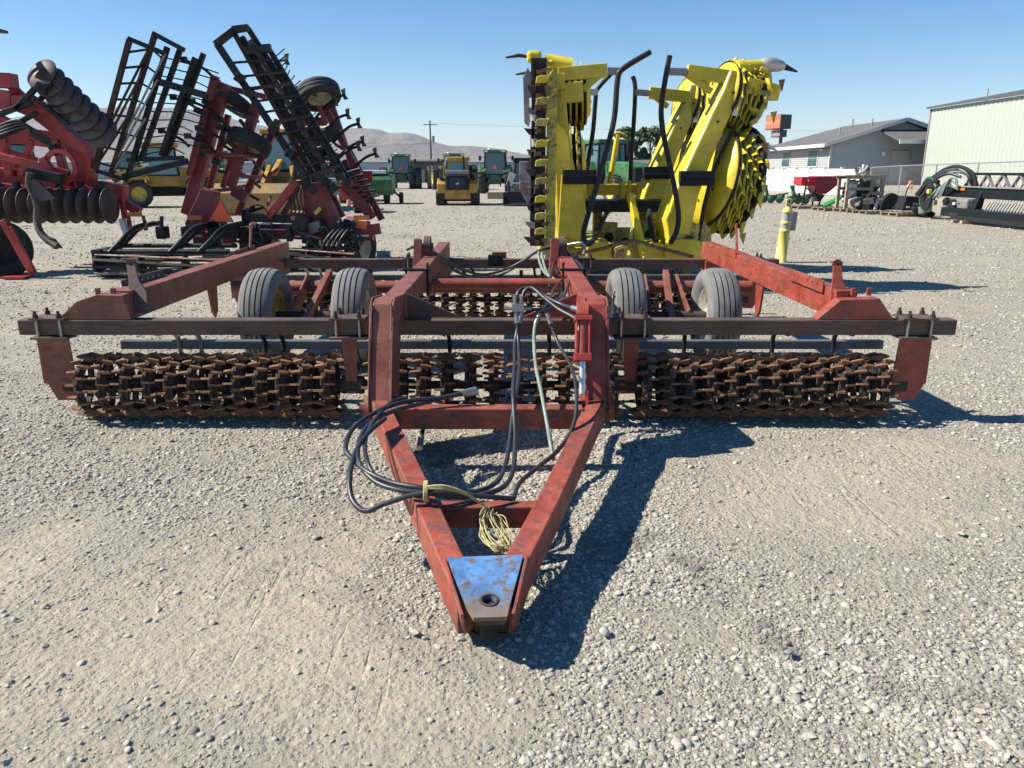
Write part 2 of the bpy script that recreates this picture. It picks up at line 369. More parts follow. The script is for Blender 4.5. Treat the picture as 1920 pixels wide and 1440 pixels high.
# loose stones, laid as geometry: several pebble shapes placed over the yard
m, t, b = new_mat('river_stone'); M['stone'] = m
oi = N(t, 'ShaderNodeObjectInfo').outputs['Random']; pos = N(t, 'ShaderNodeNewGeometry').outputs['Position']
cr = N(t, 'ShaderNodeValToRGB'); L(t, oi, cr.inputs[0]); e = cr.color_ramp.elements
e[0].position = 0; e[0].color = (.20, .188, .162, 1); e[1].position = 1; e[1].color = (.56, .52, .425, 1)
for p_, c_ in ((.18, (.29, .268, .225)), (.4, (.38, .35, .285)), (.62, (.44, .41, .34)), (.8, (.41, .365, .285)), (.92, (.49, .46, .38))):
    q = e.new(p_); q.color = c4(c_)
sp = noise(t, pos, 90, 5, .7)
k = mixc(t, rmp(t, sp, .35, .7, 0, .5), cr.outputs[0], (.22, .21, .195))
k = mixc(t, mathn(t, 'MULTIPLY', N(t, 'ShaderNodeAttribute', attribute_name='oil', attribute_type='INSTANCER').outputs['Fac'], .85), k, (.06, .052, .045))
L(t, k, b.inputs['Base Color']); b.inputs['Roughness'].default_value = .85; bump(t, b, sp, .3, .003)
stones = []
for i in range(7):
    bm = bmesh.new(); bmesh.ops.create_icosphere(bm, subdivisions=2, radius=.5)
    ph = [rnd.uniform(0, 6) for _ in range(6)]
    for v in bm.verts:
        n_ = v.co.normalized()
        r_ = .5 * (1 + .16 * math.sin(3 * n_.x + ph[0]) + .13 * math.sin(4 * n_.y + ph[1]) + .12 * math.sin(3.5 * n_.z + ph[2] + 2 * n_.x))
        for kk in range(4):      # knock flat facets onto it
            d_ = V((math.sin(ph[kk] * 3 + kk), math.cos(ph[kk + 1] * 2), math.sin(ph[kk + 2] + 1))).normalized()
            dd = n_.dot(d_) * r_
            if dd > .34: n_ = n_; r_ *= .34 / dd
        v.co = n_ * r_
        v.co.x *= rnd.uniform(.99, 1.01); v.co.y *= .78; v.co.z *= (.42 + .06 * (i % 3))
    me = bpy.data.meshes.new('pebble'); bm.to_mesh(me); bm.free()
    me.polygons.foreach_set('use_smooth', [i % 2 == 0] * len(me.polygons)); me.materials.append(M['stone'])
    stones.append(bpy.data.objects.new('pebble', me))
pts = []; sca = []
def scatter(y0, y1, half0, half1, n_per, smin, smax, mean):
    A = (half0 + half1) * (y1 - y0); n_ = int(A * n_per * 2.2)
    y = rng.uniform(y0, y1, n_); hw = half0 + (half1 - half0) * (y - y0) / (y1 - y0); x = rng.uniform(-1, 1, n_) * hw
    kp = rng.random(n_) < dens(x, y) / 2.2
    x = x[kp]; y = y[kp]; s_ = np.clip(rng.lognormal(math.log(mean), .42, len(x)), smin, smax)
    s_ *= .84 + .12 * np.clip(dens(x, y), .2, 1.6)
    pts.append(np.stack([x, y, ground_z(x, y) + s_ * .02], -1)); sca.append(s_)
scatter(1.2, 3.6, 2.2, 3.6, 2300, .008, .046, .0165)
scatter(1.2, 3.6, 2.2, 3.6, 4200, .004, .014, .0075)
scatter(3.6, 7.0, 3.9, 6.6, 1300, .010, .05, .0195)
scatter(3.6, 6.2, 3.9, 6.0, 1500, .006, .018, .010)
scatter(7.0, 13., 6.8, 10.5, 420, .014, .07, .027)
scatter(13., 22., 11, 17, 120, .025, .09, .038)
scatter(22., 36., 17, 26, 30, .04, .12, .06)
scatter(36., 60., 26, 40, 7, .05, .13, .07)
# a few single bigger cobbles
for x, y, s_ in ((-.35, 2.42, .055), (-.11, 3.2, .045), (.33, 2.42, .05), (2.05, 3.2, .05), (.95, 2.3, .04)):
    pts.append(np.array([[x, y, .008]])); sca.append(np.array([s_]))
pts = np.concatenate(pts); sca = np.concatenate(sca); n_ = len(pts)
me = bpy.data.meshes.new('loose_stones'); me.vertices.add(n_); me.vertices.foreach_set('co', pts.astype(np.float32).ravel())
def attr(nm, ty, data, key='value'):
    a = me.attributes.new(nm, ty, 'POINT'); a.data.foreach_set(key, np.ascontiguousarray(data).ravel())
attr('size', 'FLOAT', sca.astype(np.float32))
attr('turn', 'FLOAT_VECTOR', np.stack([rng.normal(0, .28, n_), rng.normal(0, .28, n_), rng.uniform(0, 6.28, n_)], -1).astype(np.float32), 'vector')
attr('oil', 'FLOAT', stain_np(pts[:, 0], pts[:, 1]).astype(np.float32))
attr('shape', 'INT', rng.integers(0, 7, n_).astype(np.int32))
me.materials.append(M['stone'])
gs = bpy.data.objects.new('loose_stones', me); col.objects.link(gs)
tag(gs, 'loose grey and tan river stones strewn over the packed yard', 'gravel', kind='stuff')
ng = bpy.data.node_groups.new('lay_stones', 'GeometryNodeTree')
ng.interface.new_socket('Geometry', in_out='INPUT', socket_type='NodeSocketGeometry')
ng.interface.new_socket('Geometry', in_out='OUTPUT', socket_type='NodeSocketGeometry')
gi = ng.nodes.new('NodeGroupInput'); go = ng.nodes.new('NodeGroupOutput')
jn = ng.nodes.new('GeometryNodeJoinGeometry')
for so_ in reversed(stones):
    on = ng.nodes.new('GeometryNodeObjectInfo'); on.inputs['Object'].default_value = so_; on.inputs['As Instance'].default_value = True
    ng.links.new(on.outputs['Geometry'], jn.inputs[0])
def named(nm, ty):
    a = ng.nodes.new('GeometryNodeInputNamedAttribute'); a.data_type = ty; a.inputs[0].default_value = nm; return a.outputs[0]
m2p = ng.nodes.new('GeometryNodeMeshToPoints'); iop = ng.nodes.new('GeometryNodeInstanceOnPoints')
iop.inputs['Pick Instance'].default_value = True
ng.links.new(gi.outputs[0], m2p.inputs[0]); ng.links.new(m2p.outputs[0], iop.inputs['Points'])
ng.links.new(jn.outputs[0], iop.inputs['Instance']); ng.links.new(named('shape', 'INT'), iop.inputs['Instance Index'])
ng.links.new(named('turn', 'FLOAT_VECTOR'), iop.inputs['Rotation']); ng.links.new(named('size', 'FLOAT'), iop.inputs['Scale'])
ng.links.new(iop.outputs[0], go.inputs[0])
gs.modifiers.new('lay', 'NODES').node_group = ng
print('stones', n_)

# ---------------------------------------------------------------- hills
m, t, b = new_mat('dry_hills'); M['hill'] = m
pos = N(t, 'ShaderNodeNewGeometry').outputs['Position']
mp = N(t, 'ShaderNodeMapping'); mp.inputs['Scale'].default_value = (1, .5, 2.2); L(t, pos, mp.inputs[0])
n1 = noise(t, mp.outputs[0], .0035, 10, .68, .6); n2 = noise(t, pos, .022, 8, .7)
k = mixc(t, rmp(t, n1, .40, .62), (.20, .172, .150), (.27, .225, .205))
k = mixc(t, rmp(t, n2, .42, .72, 0, .7), k, (.135, .125, .105))
sep = N(t, 'ShaderNodeSeparateXYZ'); L(t, pos, sep.inputs[0])
k = mixc(t, rmp(t, mathn(t, 'ADD', sep.outputs[2], mathn(t, 'MULTIPLY', n1, 60)), 60, 95, .8, 0), k, (.20, .205, .145))
scr = noise(t, pos, .06, 6, .75); k = mixc(t, rmp(t, scr, .55, .68, 0, .55), k, (.10, .105, .07))
L(t, k, b.inputs['Base Color']); b.inputs['Roughness'].default_value = 1; b.inputs['Specular IOR Level'].default_value = 0
mp3 = N(t, 'ShaderNodeMapping'); mp3.inputs['Scale'].default_value = (1, .25, 1); L(t, pos, mp3.inputs[0]); bump(t, b, noise(t, mp3.outputs[0], .009, 8, .7, .8), .6, 40)
prof = [(-900, 240), (-300, 225), (0, 235), (120, 215), (200, 204), (300, 203), (390, 207), (450, 222), (520, 238), (580, 247), (640, 245), (690, 242), (720, 244), (742, 250), (775, 250), (800, 257), (820, 266), (850, 273), (880, 274), (920, 277), (950, 282), (985, 289), (1030, 297), (1080, 303), (1130, 306), (1160, 303), (1180, 300), (1200, 303), (1260, 308), (1500, 309), (2600, 308)]
pu = [p[0] for p in prof]; pz = [(320 - p[1]) / 1443. for p in prof]
R0, R1 = 1500., 3600.
us = np.linspace(-900, 2600, 420); rs = np.concatenate([np.linspace(R0, R1, 46), np.linspace(R1 + 80, R1 + 1500, 8)])
U, Rr = np.meshgrid(us, rs)
Xh = (U - 960) / 1443. * R1 * (.55 + .45 * Rr / R1); Yh = Rr
Hr = np.interp(U, pu, pz) * R1 / _c * .90
tt = np.clip((Rr - R0) / (R1 - R0), 0, 1.4)
rid = fbm(Xh * .004 + 3, Yh * .0013, 5)
prfl = np.where(tt < 1, (tt ** 1.7) * (.72 + .28 * tt), 1 - (tt - 1) * 1.6)
Zh = 1 + Hr * prfl * (1 + (rid - .47) * 1.0 * np.clip(tt * (1 - tt) * 4, 0, 1)) + (fbm(Xh * .02, Yh * .02, 3) - .45) * 10 * np.clip(tt * 3, 0, 1) * np.clip(Hr / 60, .1, 1)
nv = np.stack([Xh, Yh, Zh], -1).reshape(-1, 3); ih = np.arange(nv.shape[0]).reshape(U.shape)
fh = np.stack([ih[:-1, :-1], ih[:-1, 1:], ih[1:, 1:], ih[1:, :-1]], -1).reshape(-1, 4)
ho = bpy.data.objects.new('hills', np_mesh('hills', nv, fh, M['hill'])); col.objects.link(ho); tag(ho, kind='structure')
# ---------------------------------------------------------------- house, sheds, fences, sign, trees, pole
M['siding'] = plain('pale_siding', (.40, .40, .39), .6, 0, .05, 3, 0)
M['siding_shade'] = plain('shade_tinted_siding', (.40, .43, .45), .65, 0, .06, 3, 0)  # same siding, with the gable's blue-grey shade put into the colour
M['shingle'] = plain('grey_shingles', (.115, .112, .108), .9, 0, .28, 6, .4)
M['trimw'] = plain('white_trim', (.60, .60, .58), .5, 0, .04)
M['block'] = plain('tan_block', (.36, .32, .27), .9, 0, .14, 6, .3)
M['metal'] = plain('pale_green_cladding', (.41, .44, .37), .5, 0, .04, 1, 0)
M['vinyl'] = plain('white_vinyl', (.64, .64, .64), .4, 0, .03, 2, 0)
M['galvp'] = plain('galvanised_pipe', (.36, .37, .38), .45, .5, .12)
M['conc'] = plain('concrete', (.40, .37, .33), .9, 0, .12, 2, .2)
PAD = .60
# house: long wall faces left and catches the sun, gable faces the yard
hs = thing('house', 'grey gabled house with white trim behind the white vinyl fence', 'house', (22.6, 57, PAD), world=True)
hx0, hx1, hy0, hy1 = 22.6, 32.4, 57., 71.5
ez, rz_ = 3.32, 5.0; xm = (hx0 + hx1) / 2
wl = MB().bb(hx0, hx0 + .2, hy0 + .1, hy1, PAD + .95, ez).build('wall', M['siding'], hs)
gw = MB().prism([(hx0, hy0, PAD + .95), (hx1, hy0, PAD + .95), (hx1, hy0, ez), (xm, hy0, rz_ - .1), (hx0, hy0, ez)], (0, .2, 0)).build('gable_wall', M['siding_shade'], hs)
gw['label'] = 'siding of the gable end, tinted blue-grey for its shade'
fo = MB().bb(hx0 - .04, hx0 + .2, hy0, hy1, 0, PAD + .95).bb(hx0 - .04, hx1, hy0 - .04, hy0 + .2, 0, PAD + .95).build('block_base', M['block'], hs)
lap = MB()
for i in range(1, 13):
    z = PAD + .95 + i * .152
    if z < ez - .02: lap.prism([(hx0 - .002, hy0 + .02, z), (hx0 - .022, hy0 + .02, z - .012), (hx0 - .002, hy0 + .02, z - .03)], (0, hy1 - hy0 - .03, 0))
lap.build('siding_laps', M['siding'], wl)['kind'] = 'stuff'
lap = MB()
for i in range(1, 27):
    z = PAD + .95 + i * .152
    f = 0 if z < ez else (z - ez) / (rz_ - .1 - ez)
    a, b_ = hx0 + (xm - hx0) * f, hx1 + (xm - hx1) * f
    if f < .95: lap.bb(a + .03, b_ - .03, hy0 - .016, hy0 + .01, z - .02, z)
lap.build('siding_laps', M['siding_shade'], gw)['kind'] = 'stuff'
ov = .55; rdg = .18
roof = MB()
A = V((hx0 - ov, hy0 - .45, ez - .02)); B = V((xm, hy0 - .45, rz_)); C_ = V((hx1 + ov, hy0 - .45, ez - .02))
A2 = V((hx0 - ov, hy1 + ov, ez - .02)); B2 = V((xm, hy1 - 4.4, rz_)); C2 = V((hx1 + ov, hy1 + ov, ez - .02))
up = V((0, 0, .14))
roof.add([A, B, B2, A2, A + up, B + up, B2 + up, A2 + up], [(0, 1, 2, 3), (4, 7, 6, 5), (0, 4, 5, 1), (3, 2, 6, 7), (0, 3, 7, 4)])
roof.add([C_, B, B2, C2, C_ + up, B + up, B2 + up, C2 + up], [(0, 3, 2, 1), (4, 5, 6, 7), (0, 1, 5, 4), (3, 7, 6, 2), (0, 4, 7, 3)])
roof.add([A2, B2, C2, A2 + up, B2 + up, C2 + up], [(0, 1, 2), (3, 5, 4), (0, 2, 5, 3)])
ro = roof.build('roof', M['shingle'], hs)
MB().bar(A + V((-.06, 0, .02)), A2 + V((-.06, 0, .02)), .12, .24).build('gutter', M['trimw'], ro)
MB().bar(A + V((0, -.05, .06)), B + V((0, -.05, .06)), .06, .26, (0, 0, 1)).bar(B + V((0, -.05, .06)), C_ + V((0, -.05, .06)), .06, .26).build('barge_board', M['trimw'], ro)
for px_, py_ in ((24.3, 60.), (27.3, 65.), (26.2, 59.)):
    z = ez + (rz_ - ez) * (1 - abs(px_ - xm) / (xm - hx0 + ov)) + .1
    MB().cyl((px_, py_, z - .1), (px_, py_, z + .55), .06, n=8).build('vent_pipe', M['galvp'], ro)
for y in (59.2, 65.0):
    wn = MB().bb(hx0 - .05, hx0 + .02, y, y + 2.0, PAD + 1.25, PAD + 2.55).build('window', M['trimw'], hs)
    for a in (0, 1):
        for c in (0, 1): MB().bb(hx0 - .075, hx0 - .045, y + .12 + a * .92, y + .96 + a * .92, PAD + 1.34 + c * .58, PAD + 1.88 + c * .58).build('pane', M['glass'], wn)
MB().bb(hx0 - .06, hx0 + .06, hy0 - .06, hy0 + .08, PAD + .95, ez - .05).build('corner_board', M['trimw'], hs)
for y in (58.1, 70.):
    MB().cyl((hx0 - .02, y, PAD + 2.55), (hx0 - .3, y, PAD + 2.45), .06, .13, n=8).build('wall_lamp', M['lamp'], hs)
# porch with its door on the gable side
pr = MB(); a = 26.0
pr.prism([(a, hy0 - 3.0, 3.45), (a + 6, hy0 - 3.0, 3.45), (a + 6, hy0, 4.25), (a, hy0, 4.25)], (0, 0, .12)); po = pr.build('porch_roof', M['shingle'], hs)
MB().bb(a - .05, a + 6, hy0 - 3.08, hy0 - 2.98, 3.35, 3.6).build('fascia', M['trimw'], po)
MB().tube([(a + 2.6, hy0 - 2.9, 3.4), (a + 2.9, hy0 - 2.6, 3.0), (a + 2.95, hy0 - 2.5, PAD)], .06, 8).build('downspout', M['trimw'], hs)
dr = MB().bb(26.9, 28.2, hy0 - .12, hy0 - .02, PAD, PAD + 2.35).build('door', plain('grey_door', (.42, .42, .42), .5, 0, .04), hs)
MB().cyl((28.0, hy0 - .12, PAD + 1.1), (28.0, hy0 - .2, PAD + 1.1), .05).build('handle', M['steel'], dr)
MB().bb(26.2, 26.4, hy0 - .2, hy0, PAD + 2.0, PAD + 2.3).build('wall_lamp', M['lamp'], hs)
# pale green metal shed, ribs built one by one
sd = thing('metal_shed', 'tall pale green ribbed metal building at the right edge', 'building', (27.5, 53, PAD), world=True)
sx, sy0, sy1, sz = 27.5, 20., 53.4, 5.5
wl = MB().bb(sx, sx + 18, sy0, sy1, 1.2, sz).build('wall', M['metal'], sd)
rib = MB().prism([(-.04, -.11, 0), (0, -.17, 0), (0, .17, 0), (-.04, .11, 0)], (0, 0, sz - 1.24)).mesh('rib', M['metal'])
y = sy1 - .3
while y > 33:
    o = sub(rib, 'rib', wl); o.matrix_parent_inverse = Matrix.Identity(4)
    o.location = (sx - .001, y, 1.22); y -= .42
MB().bb(sx - .02, sx + 18, sy0, sy1 + .02, 0, 1.2).build('concrete_stem', M['conc'], sd)
rf = MB().prism([(sx - .25, sy1 + .25, sz), (sx + 9, sy1 + .25, sz + 1.6), (sx + 18.25, sy1 + .25, sz), (sx + 18.25, sy1 + .25, sz + .12), (sx + 9, sy1 + .25, sz + 1.75), (sx - .25, sy1 + .25, sz + .12)], (0, sy0 - sy1 - .5, 0)).build('roof', plain('dark_roof_metal', (.10, .085, .085), .5), sd)
MB().bb(sx - .06, sx + .1, sy1 - .05, sy1 + .06, 1.2, sz).build('corner_trim', plain('mauve_trim', (.28, .22, .24), .6), sd)
MB().cyl((sx + .6, 48.4, sz), (sx + .6, 48.4, sz + .75), .04).build('vent_pipe', M['galvp'], rf)
# white vinyl fence, post by post and panel by panel
vf = thing('vinyl_fence', 'white vinyl privacy fence along the house', 'fence', (18.4, 42, .5), world=True)
ys = [42.1 + 2.4 * i for i in range(9)]
postm = MB().bb(-.07, .07, -.07, .07, 0, 1.54).bb(-.1, .1, -.1, .1, 1.54, 1.58).mesh('post', M['vinyl'])
panm = MB().bb(-.02, .02, .07, 2.33, .08, 1.2).bb(-.045, .045, .07, 2.33, 1.1, 1.2).bb(-.045, .045, .07, 2.33, 1.40, 1.49).bb(-.045, .045, .07, 2.33, .04, .16).bb(-.015, .015, .07, 2.33, 1.2, 1.42).mesh('panel', M['vinyl'])
for i, y in enumerate(ys):
    gz = float(ground_z(18.4, y)) + .0
    o = sub(postm, 'post', vf); o.location = V((18.4, y, gz)) - V(vf['base'])
    if i < 8: o = sub(panm, 'panel', vf); o.location = V((18.4, y, gz)) - V(vf['base'])
MB().bar((18.5, 42.0, .1), (18.5, 42.0, 1.92), .16, .16).build('end_post', M['vinyl'], vf)
# chain link fence running on towards the yard's right edge
cf = thing('chain_link_fence', 'galvanised chain link fence between the yard and the buildings', 'fence', (18.7, 41.6, .5), world=True)
py_ = [41.6 - 3.0 * i for i in range(8)]; fx = lambda y: 18.7 + (41.6 - y) * .035
for y in py_:
    g0 = float(ground_z(fx(y), y)); MB().cyl((fx(y), y, g0 - .1), (fx(y), y, g0 + 1.45), .035, n=8).build('post', M['galvp'], cf)
for a, b_ in zip(py_[:-1], py_[1:]):
    za, zb = float(ground_z(fx(a), a)), float(ground_z(fx(b_), b_))
    MB().cyl((fx(a), a, za + 1.45), (fx(b_), b_, zb + 1.45), .024, n=6).build('top_rail', M['galvp'], cf)
    wire = MB(); P0 = V((fx(a), a, za)); D = V((fx(b_) - fx(a), b_ - a, zb - za)); Ln = 3.0; hh = 1.43; st_ = .16
    for s_ in (-1, 1):
        q = -hh
        while q < Ln:
            u0, v0, u1, v1 = q, 0., q + hh, hh
            if u0 < 0: v0 = -u0; u0 = 0
            if u1 > Ln: v1 = hh - (u1 - Ln); u1 = Ln
            if u1 > u0 + .02:
                if s_ < 0: v0, v1 = hh - v0, hh - v1
                p0 = P0 + D * (u0 / Ln) + V((0, 0, v0)); p1 = P0 + D * (u1 / Ln) + V((0, 0, v1))
                wire.cyl(p0, p1, .003, n=3, cap=False)
            q += st_
    wire.build('mesh_wire', M['galvp'], cf)['kind'] = 'stuff'
# roadside sign behind the house
sg = thing('pole_sign', 'orange two-part shop sign on a dark pole beyond the house roof', 'sign', (33, 97, 0), world=True)
dk = plain('sign_case', (.03, .038, .045), .5)
MB().cyl((32.3, 97, 0), (32.3, 97, 6.6), .2, n=12).build('pole', dk, sg)
def turned(cx, cy, cz, lx, ly, lz, ang, name, mat):
    return MB().box((cx, cy, cz), (lx, ly, lz), Matrix.Rotation(ang, 3, 'Z')).build(name, mat, sg)
AN = math.radians(-70)
orangem = plain('sign_face_orange', (.68, .15, .07), .4, 0, .05)
def sign_box(cx, cy, cz, ww, hh, dd, name, mat, txts):
    R = Matrix.Rotation(AN, 3, 'Z'); c = V((cx, cy, cz))
    bx = MB().box(c, (ww, dd, hh), R).build(name, dk, sg)
    n_ = R @ V((0, -1, 0)); xr = R @ V((1, 0, 0))
    MB().box(c + n_ * (dd / 2 + .02), (ww - .16, .04, hh - .16), R).build('face', mat, bx)
    for s_, sz_, dx, dz, mm in txts:
        cu = bpy.data.curves.new('lettering', 'FONT'); cu.body = s_; cu.size = sz_; cu.extrude = .01; cu.align_x = 'CENTER'; cu.align_y = 'CENTER'
        tmp = bpy.data.objects.new('tmp_lettering', cu)
        col.objects.link(tmp); dg = bpy.context.evaluated_depsgraph_get(); me_ = bpy.data.meshes.new_from_object(tmp.evaluated_get(dg)); bpy.data.objects.remove(tmp)
        me_.materials.clear(); me_.materials.append(mm)
        o = bpy.data.objects.new('lettering', me_); col.objects.link(o); o.parent = bx
        Rm = Matrix((xr, V((0, 0, 1)), n_)).transposed().to_4x4()
        o.matrix_local = Matrix.Translation(c + n_ * (dd / 2 + .06) + xr * dx + V((0, 0, dz))) @ Rm
    return bx
pinkm = plain('sign_letter_cream', (.86, .50, .40), .4, 0, .03); yelw = plain('sign_strip_yellow', (.78, .42, .16), .4, 0, .03)
sign_box(31.7, 96.6, 7.15, 2.8, 1.6, 1.5, 'sign_box', orangem, [('BOOT SHOP', .46, 0, -.12, pinkm), ('THE', .26, -.5, .48, yelw)])
sign_box(31.9, 96.6, 5.85, 1.7, .8, .9, 'reader_board', plain('reader_grey', (.22, .19, .19), .5), [('OPEN', .36, 0, 0, pinkm)])
# cottonwoods
def tree(name, label, x, y, h, wd, seed):
    rr = random.Random(seed); o = thing(name, label, 'tree', (x, y, 0), group='trees beyond the yard', world=True)
    tk = MB(); tk.tube([(x, y, 0), (x + .1, y, h * .3), (x - .1, y, h * .6), (x, y, h * .85)], [.32, .25, .16, .05], 8)
    cl = []
    for i in range(34):
        zz = rr.uniform(.10, .97); rad = wd * (.35 + .65 * math.sin(PI * min(1, zz * .9 + .12)) ** .7) * rr.uniform(.3, .95); a = rr.uniform(0, 6.28)
        c = V((x + rad * math.cos(a), y + rad * math.sin(a), zz * h)); cl.append((c, rr.uniform(.55, 1.1) * h * .1))
        if i < 14: tk.tube([(x, y, zz * h * .6), c], [.08, .02], 5)
    tk.build('trunk', M['wood'], o)
    vv_, ff_ = [], []
    for c, r_ in cl:
        for k in range(170):
            d = V((rr.gauss(0, 1), rr.gauss(0, 1), rr.gauss(0, .8))).normalized() * r_ * rr.uniform(.35, 1.05); p = c + d
            s_ = rr.uniform(.13, .28); e1 = V((rr.gauss(0, 1), rr.gauss(0, 1), rr.gauss(0, 1))).normalized(); e2 = e1.orthogonal().normalized()
            i0 = len(vv_); vv_ += [p - e1 * s_, p + e2 * s_ * .6, p + e1 * s_, p - e2 * s_ * .6]; ff_.append((i0, i0 + 1, i0 + 2, i0 + 3))
    MB().add(vv_, ff_).build('crown', M['leaf'], o)
M['leaf'] = plain('tree_leaves', (.060, .095, .032), .7, 0, .45, 1.2, 0)
tree('tree', 'bushy green tree left of the pair beyond the yellow header', 17.8, 122, 8.0, 2.5, 3)
tree('tree', 'dark green tree right of the pair beyond the yellow header', 21.4, 124, 8.3, 2.8, 4)
tree('tree', 'dark tree close behind the yellow header rotor', 23.2, 121, 7.0, 1.8, 5)
# utility pole and its wires
up_ = thing('utility_pole', 'wooden utility pole with crossarm and transformer above the tractors', 'utility pole', (-12.9, 128, 0), world=True)
MB().tube([(-12.9, 128, 0), (-12.95, 128, 9.2)], [.17, .11], 8).build('pole', plain('dark_pole_wood', (.09, .07, .055), .9), up_)
MB().bar((-14.0, 128, 8.6), (-11.8, 128, 8.6), .12, .14).build('crossarm', M['wood'], up_)
MB().cyl((-12.5, 128, 5.9), (-12.5, 128, 6.9), .22, n=10).build('transformer', M['greyp'], up_)
for i, dx in enumerate((-1, 0, 1)):
    MB().cyl((-12.9 + dx, 128, 8.66), (-12.9 + dx, 128, 8.86), .05, n=6).build('insulator', M['lamp'], up_)
def wire(name, label, a, b_, sag):
    a, b_ = V(a), V(b_); p = [a.lerp(b_, i / 24) - V((0, 0, sag * 4 * (i / 24) * (1 - i / 24))) for i in range(25)]
    o = MB().tube(p, .018, 4).build(name, M['blackd']); tag(o, label, 'cable', 'overhead wires')
wire('overhead_wire', 'thin overhead wire strung right from the utility pole', (-12.9, 128, 8.86), (70, 150, 9.0), .7)
wire('overhead_wire', 'thin overhead wire strung left from the utility pole', (-12.9, 128, 5.8), (-90, 140, 5.2), .8)
wire('overhead_wire', 'overhead wire passing the shop sign beside the house roof', (10, 130, 6.4), (80, 118, 5.6), .6)
# far sheds beyond the yard
def far_shed(name, label, x0, x1, y, z, d, mat, roofm, rise=.4):
    o = thing(name, label, 'building', ((x0 + x1) / 2, y, 0), world=True)
    w_ = MB().bb(x0, x1, y, y + d, 0, z).build('wall', mat, o)
    MB().prism([(x0 - .4, y - .4, z), (x1 + .4, y - .4, z), (x1 + .4, y + d / 2, z + rise), (x0 - .4, y + d / 2, z + rise)], (0, 0, .15)).prism([(x0 - .4, y + d + .4, z), (x1 + .4, y + d + .4, z), (x1 + .4, y + d / 2, z + rise), (x0 - .4, y + d / 2, z + rise)], (0, 0, .15)).build('roof', roofm, o)
    n_ = max(1, int((x1 - x0) / 7)); 
    for i in range(n_):
        xx = x0 + (x1 - x0) * (i + .5) / n_
        dd = MB().bb(xx - 1.3, xx + 1.3, y - .06, y + .02, 0, z * .62).build('door', M['greyp'], w_)
    return o
palew = plain('pale_blue_cladding', (.40, .43, .50), .6, 0, .05)
far_shed('storage_shed', 'long pale blue shed behind the green tractors', -36, 4.5, 150, 3.1, 14, palew, palew, .15)
far_shed('storage_shed', 'low dark brown shed between the green tractors', -16.5, -10.2, 110, 2.75, 8, plain('brown_board', (.075, .055, .05), .8), M['shingle'], .3)
far_shed('storage_shed', 'low brown building left of the trees', 12.0, 21.5, 116, 2.4, 9, plain('brick_brown', (.16, .09, .07), .8), M['shingle'], .8)
far_shed('storage_shed', 'long pale shed far left behind the loader', -95, -48, 150, 3.0, 14, palew, palew, .15)
vp = thing('vent_post', 'short white capped post seen through the yellow header', 'post', (9.2, 58, 0), world=True)
MB().cyl((9.2, 58, 0), (9.2, 58, 1.3), .11).build('post', M['white'], vp); MB().cyl((9.2, 58, 1.3), (9.2, 58, 1.55), .17).build('cap', M['white'], vp)
cn = thing('traffic_cone', 'orange and white traffic barrel near the shed downspout', 'barrel', (22.3, 44.5, .605), world=True)
MB().lathe([(.15, 0), (.14, .15), (.125, .3), (.1, .45), (.0, .46)], (22.3, 44.5, .605), (0, 0, 1), 14).build('barrel', M['orange'], cn)
MB().lathe([(.144, .12), (.133, .24)], (22.3, 44.5, .615), (0, 0, 1), 14).build('white_band', M['white'], cn)
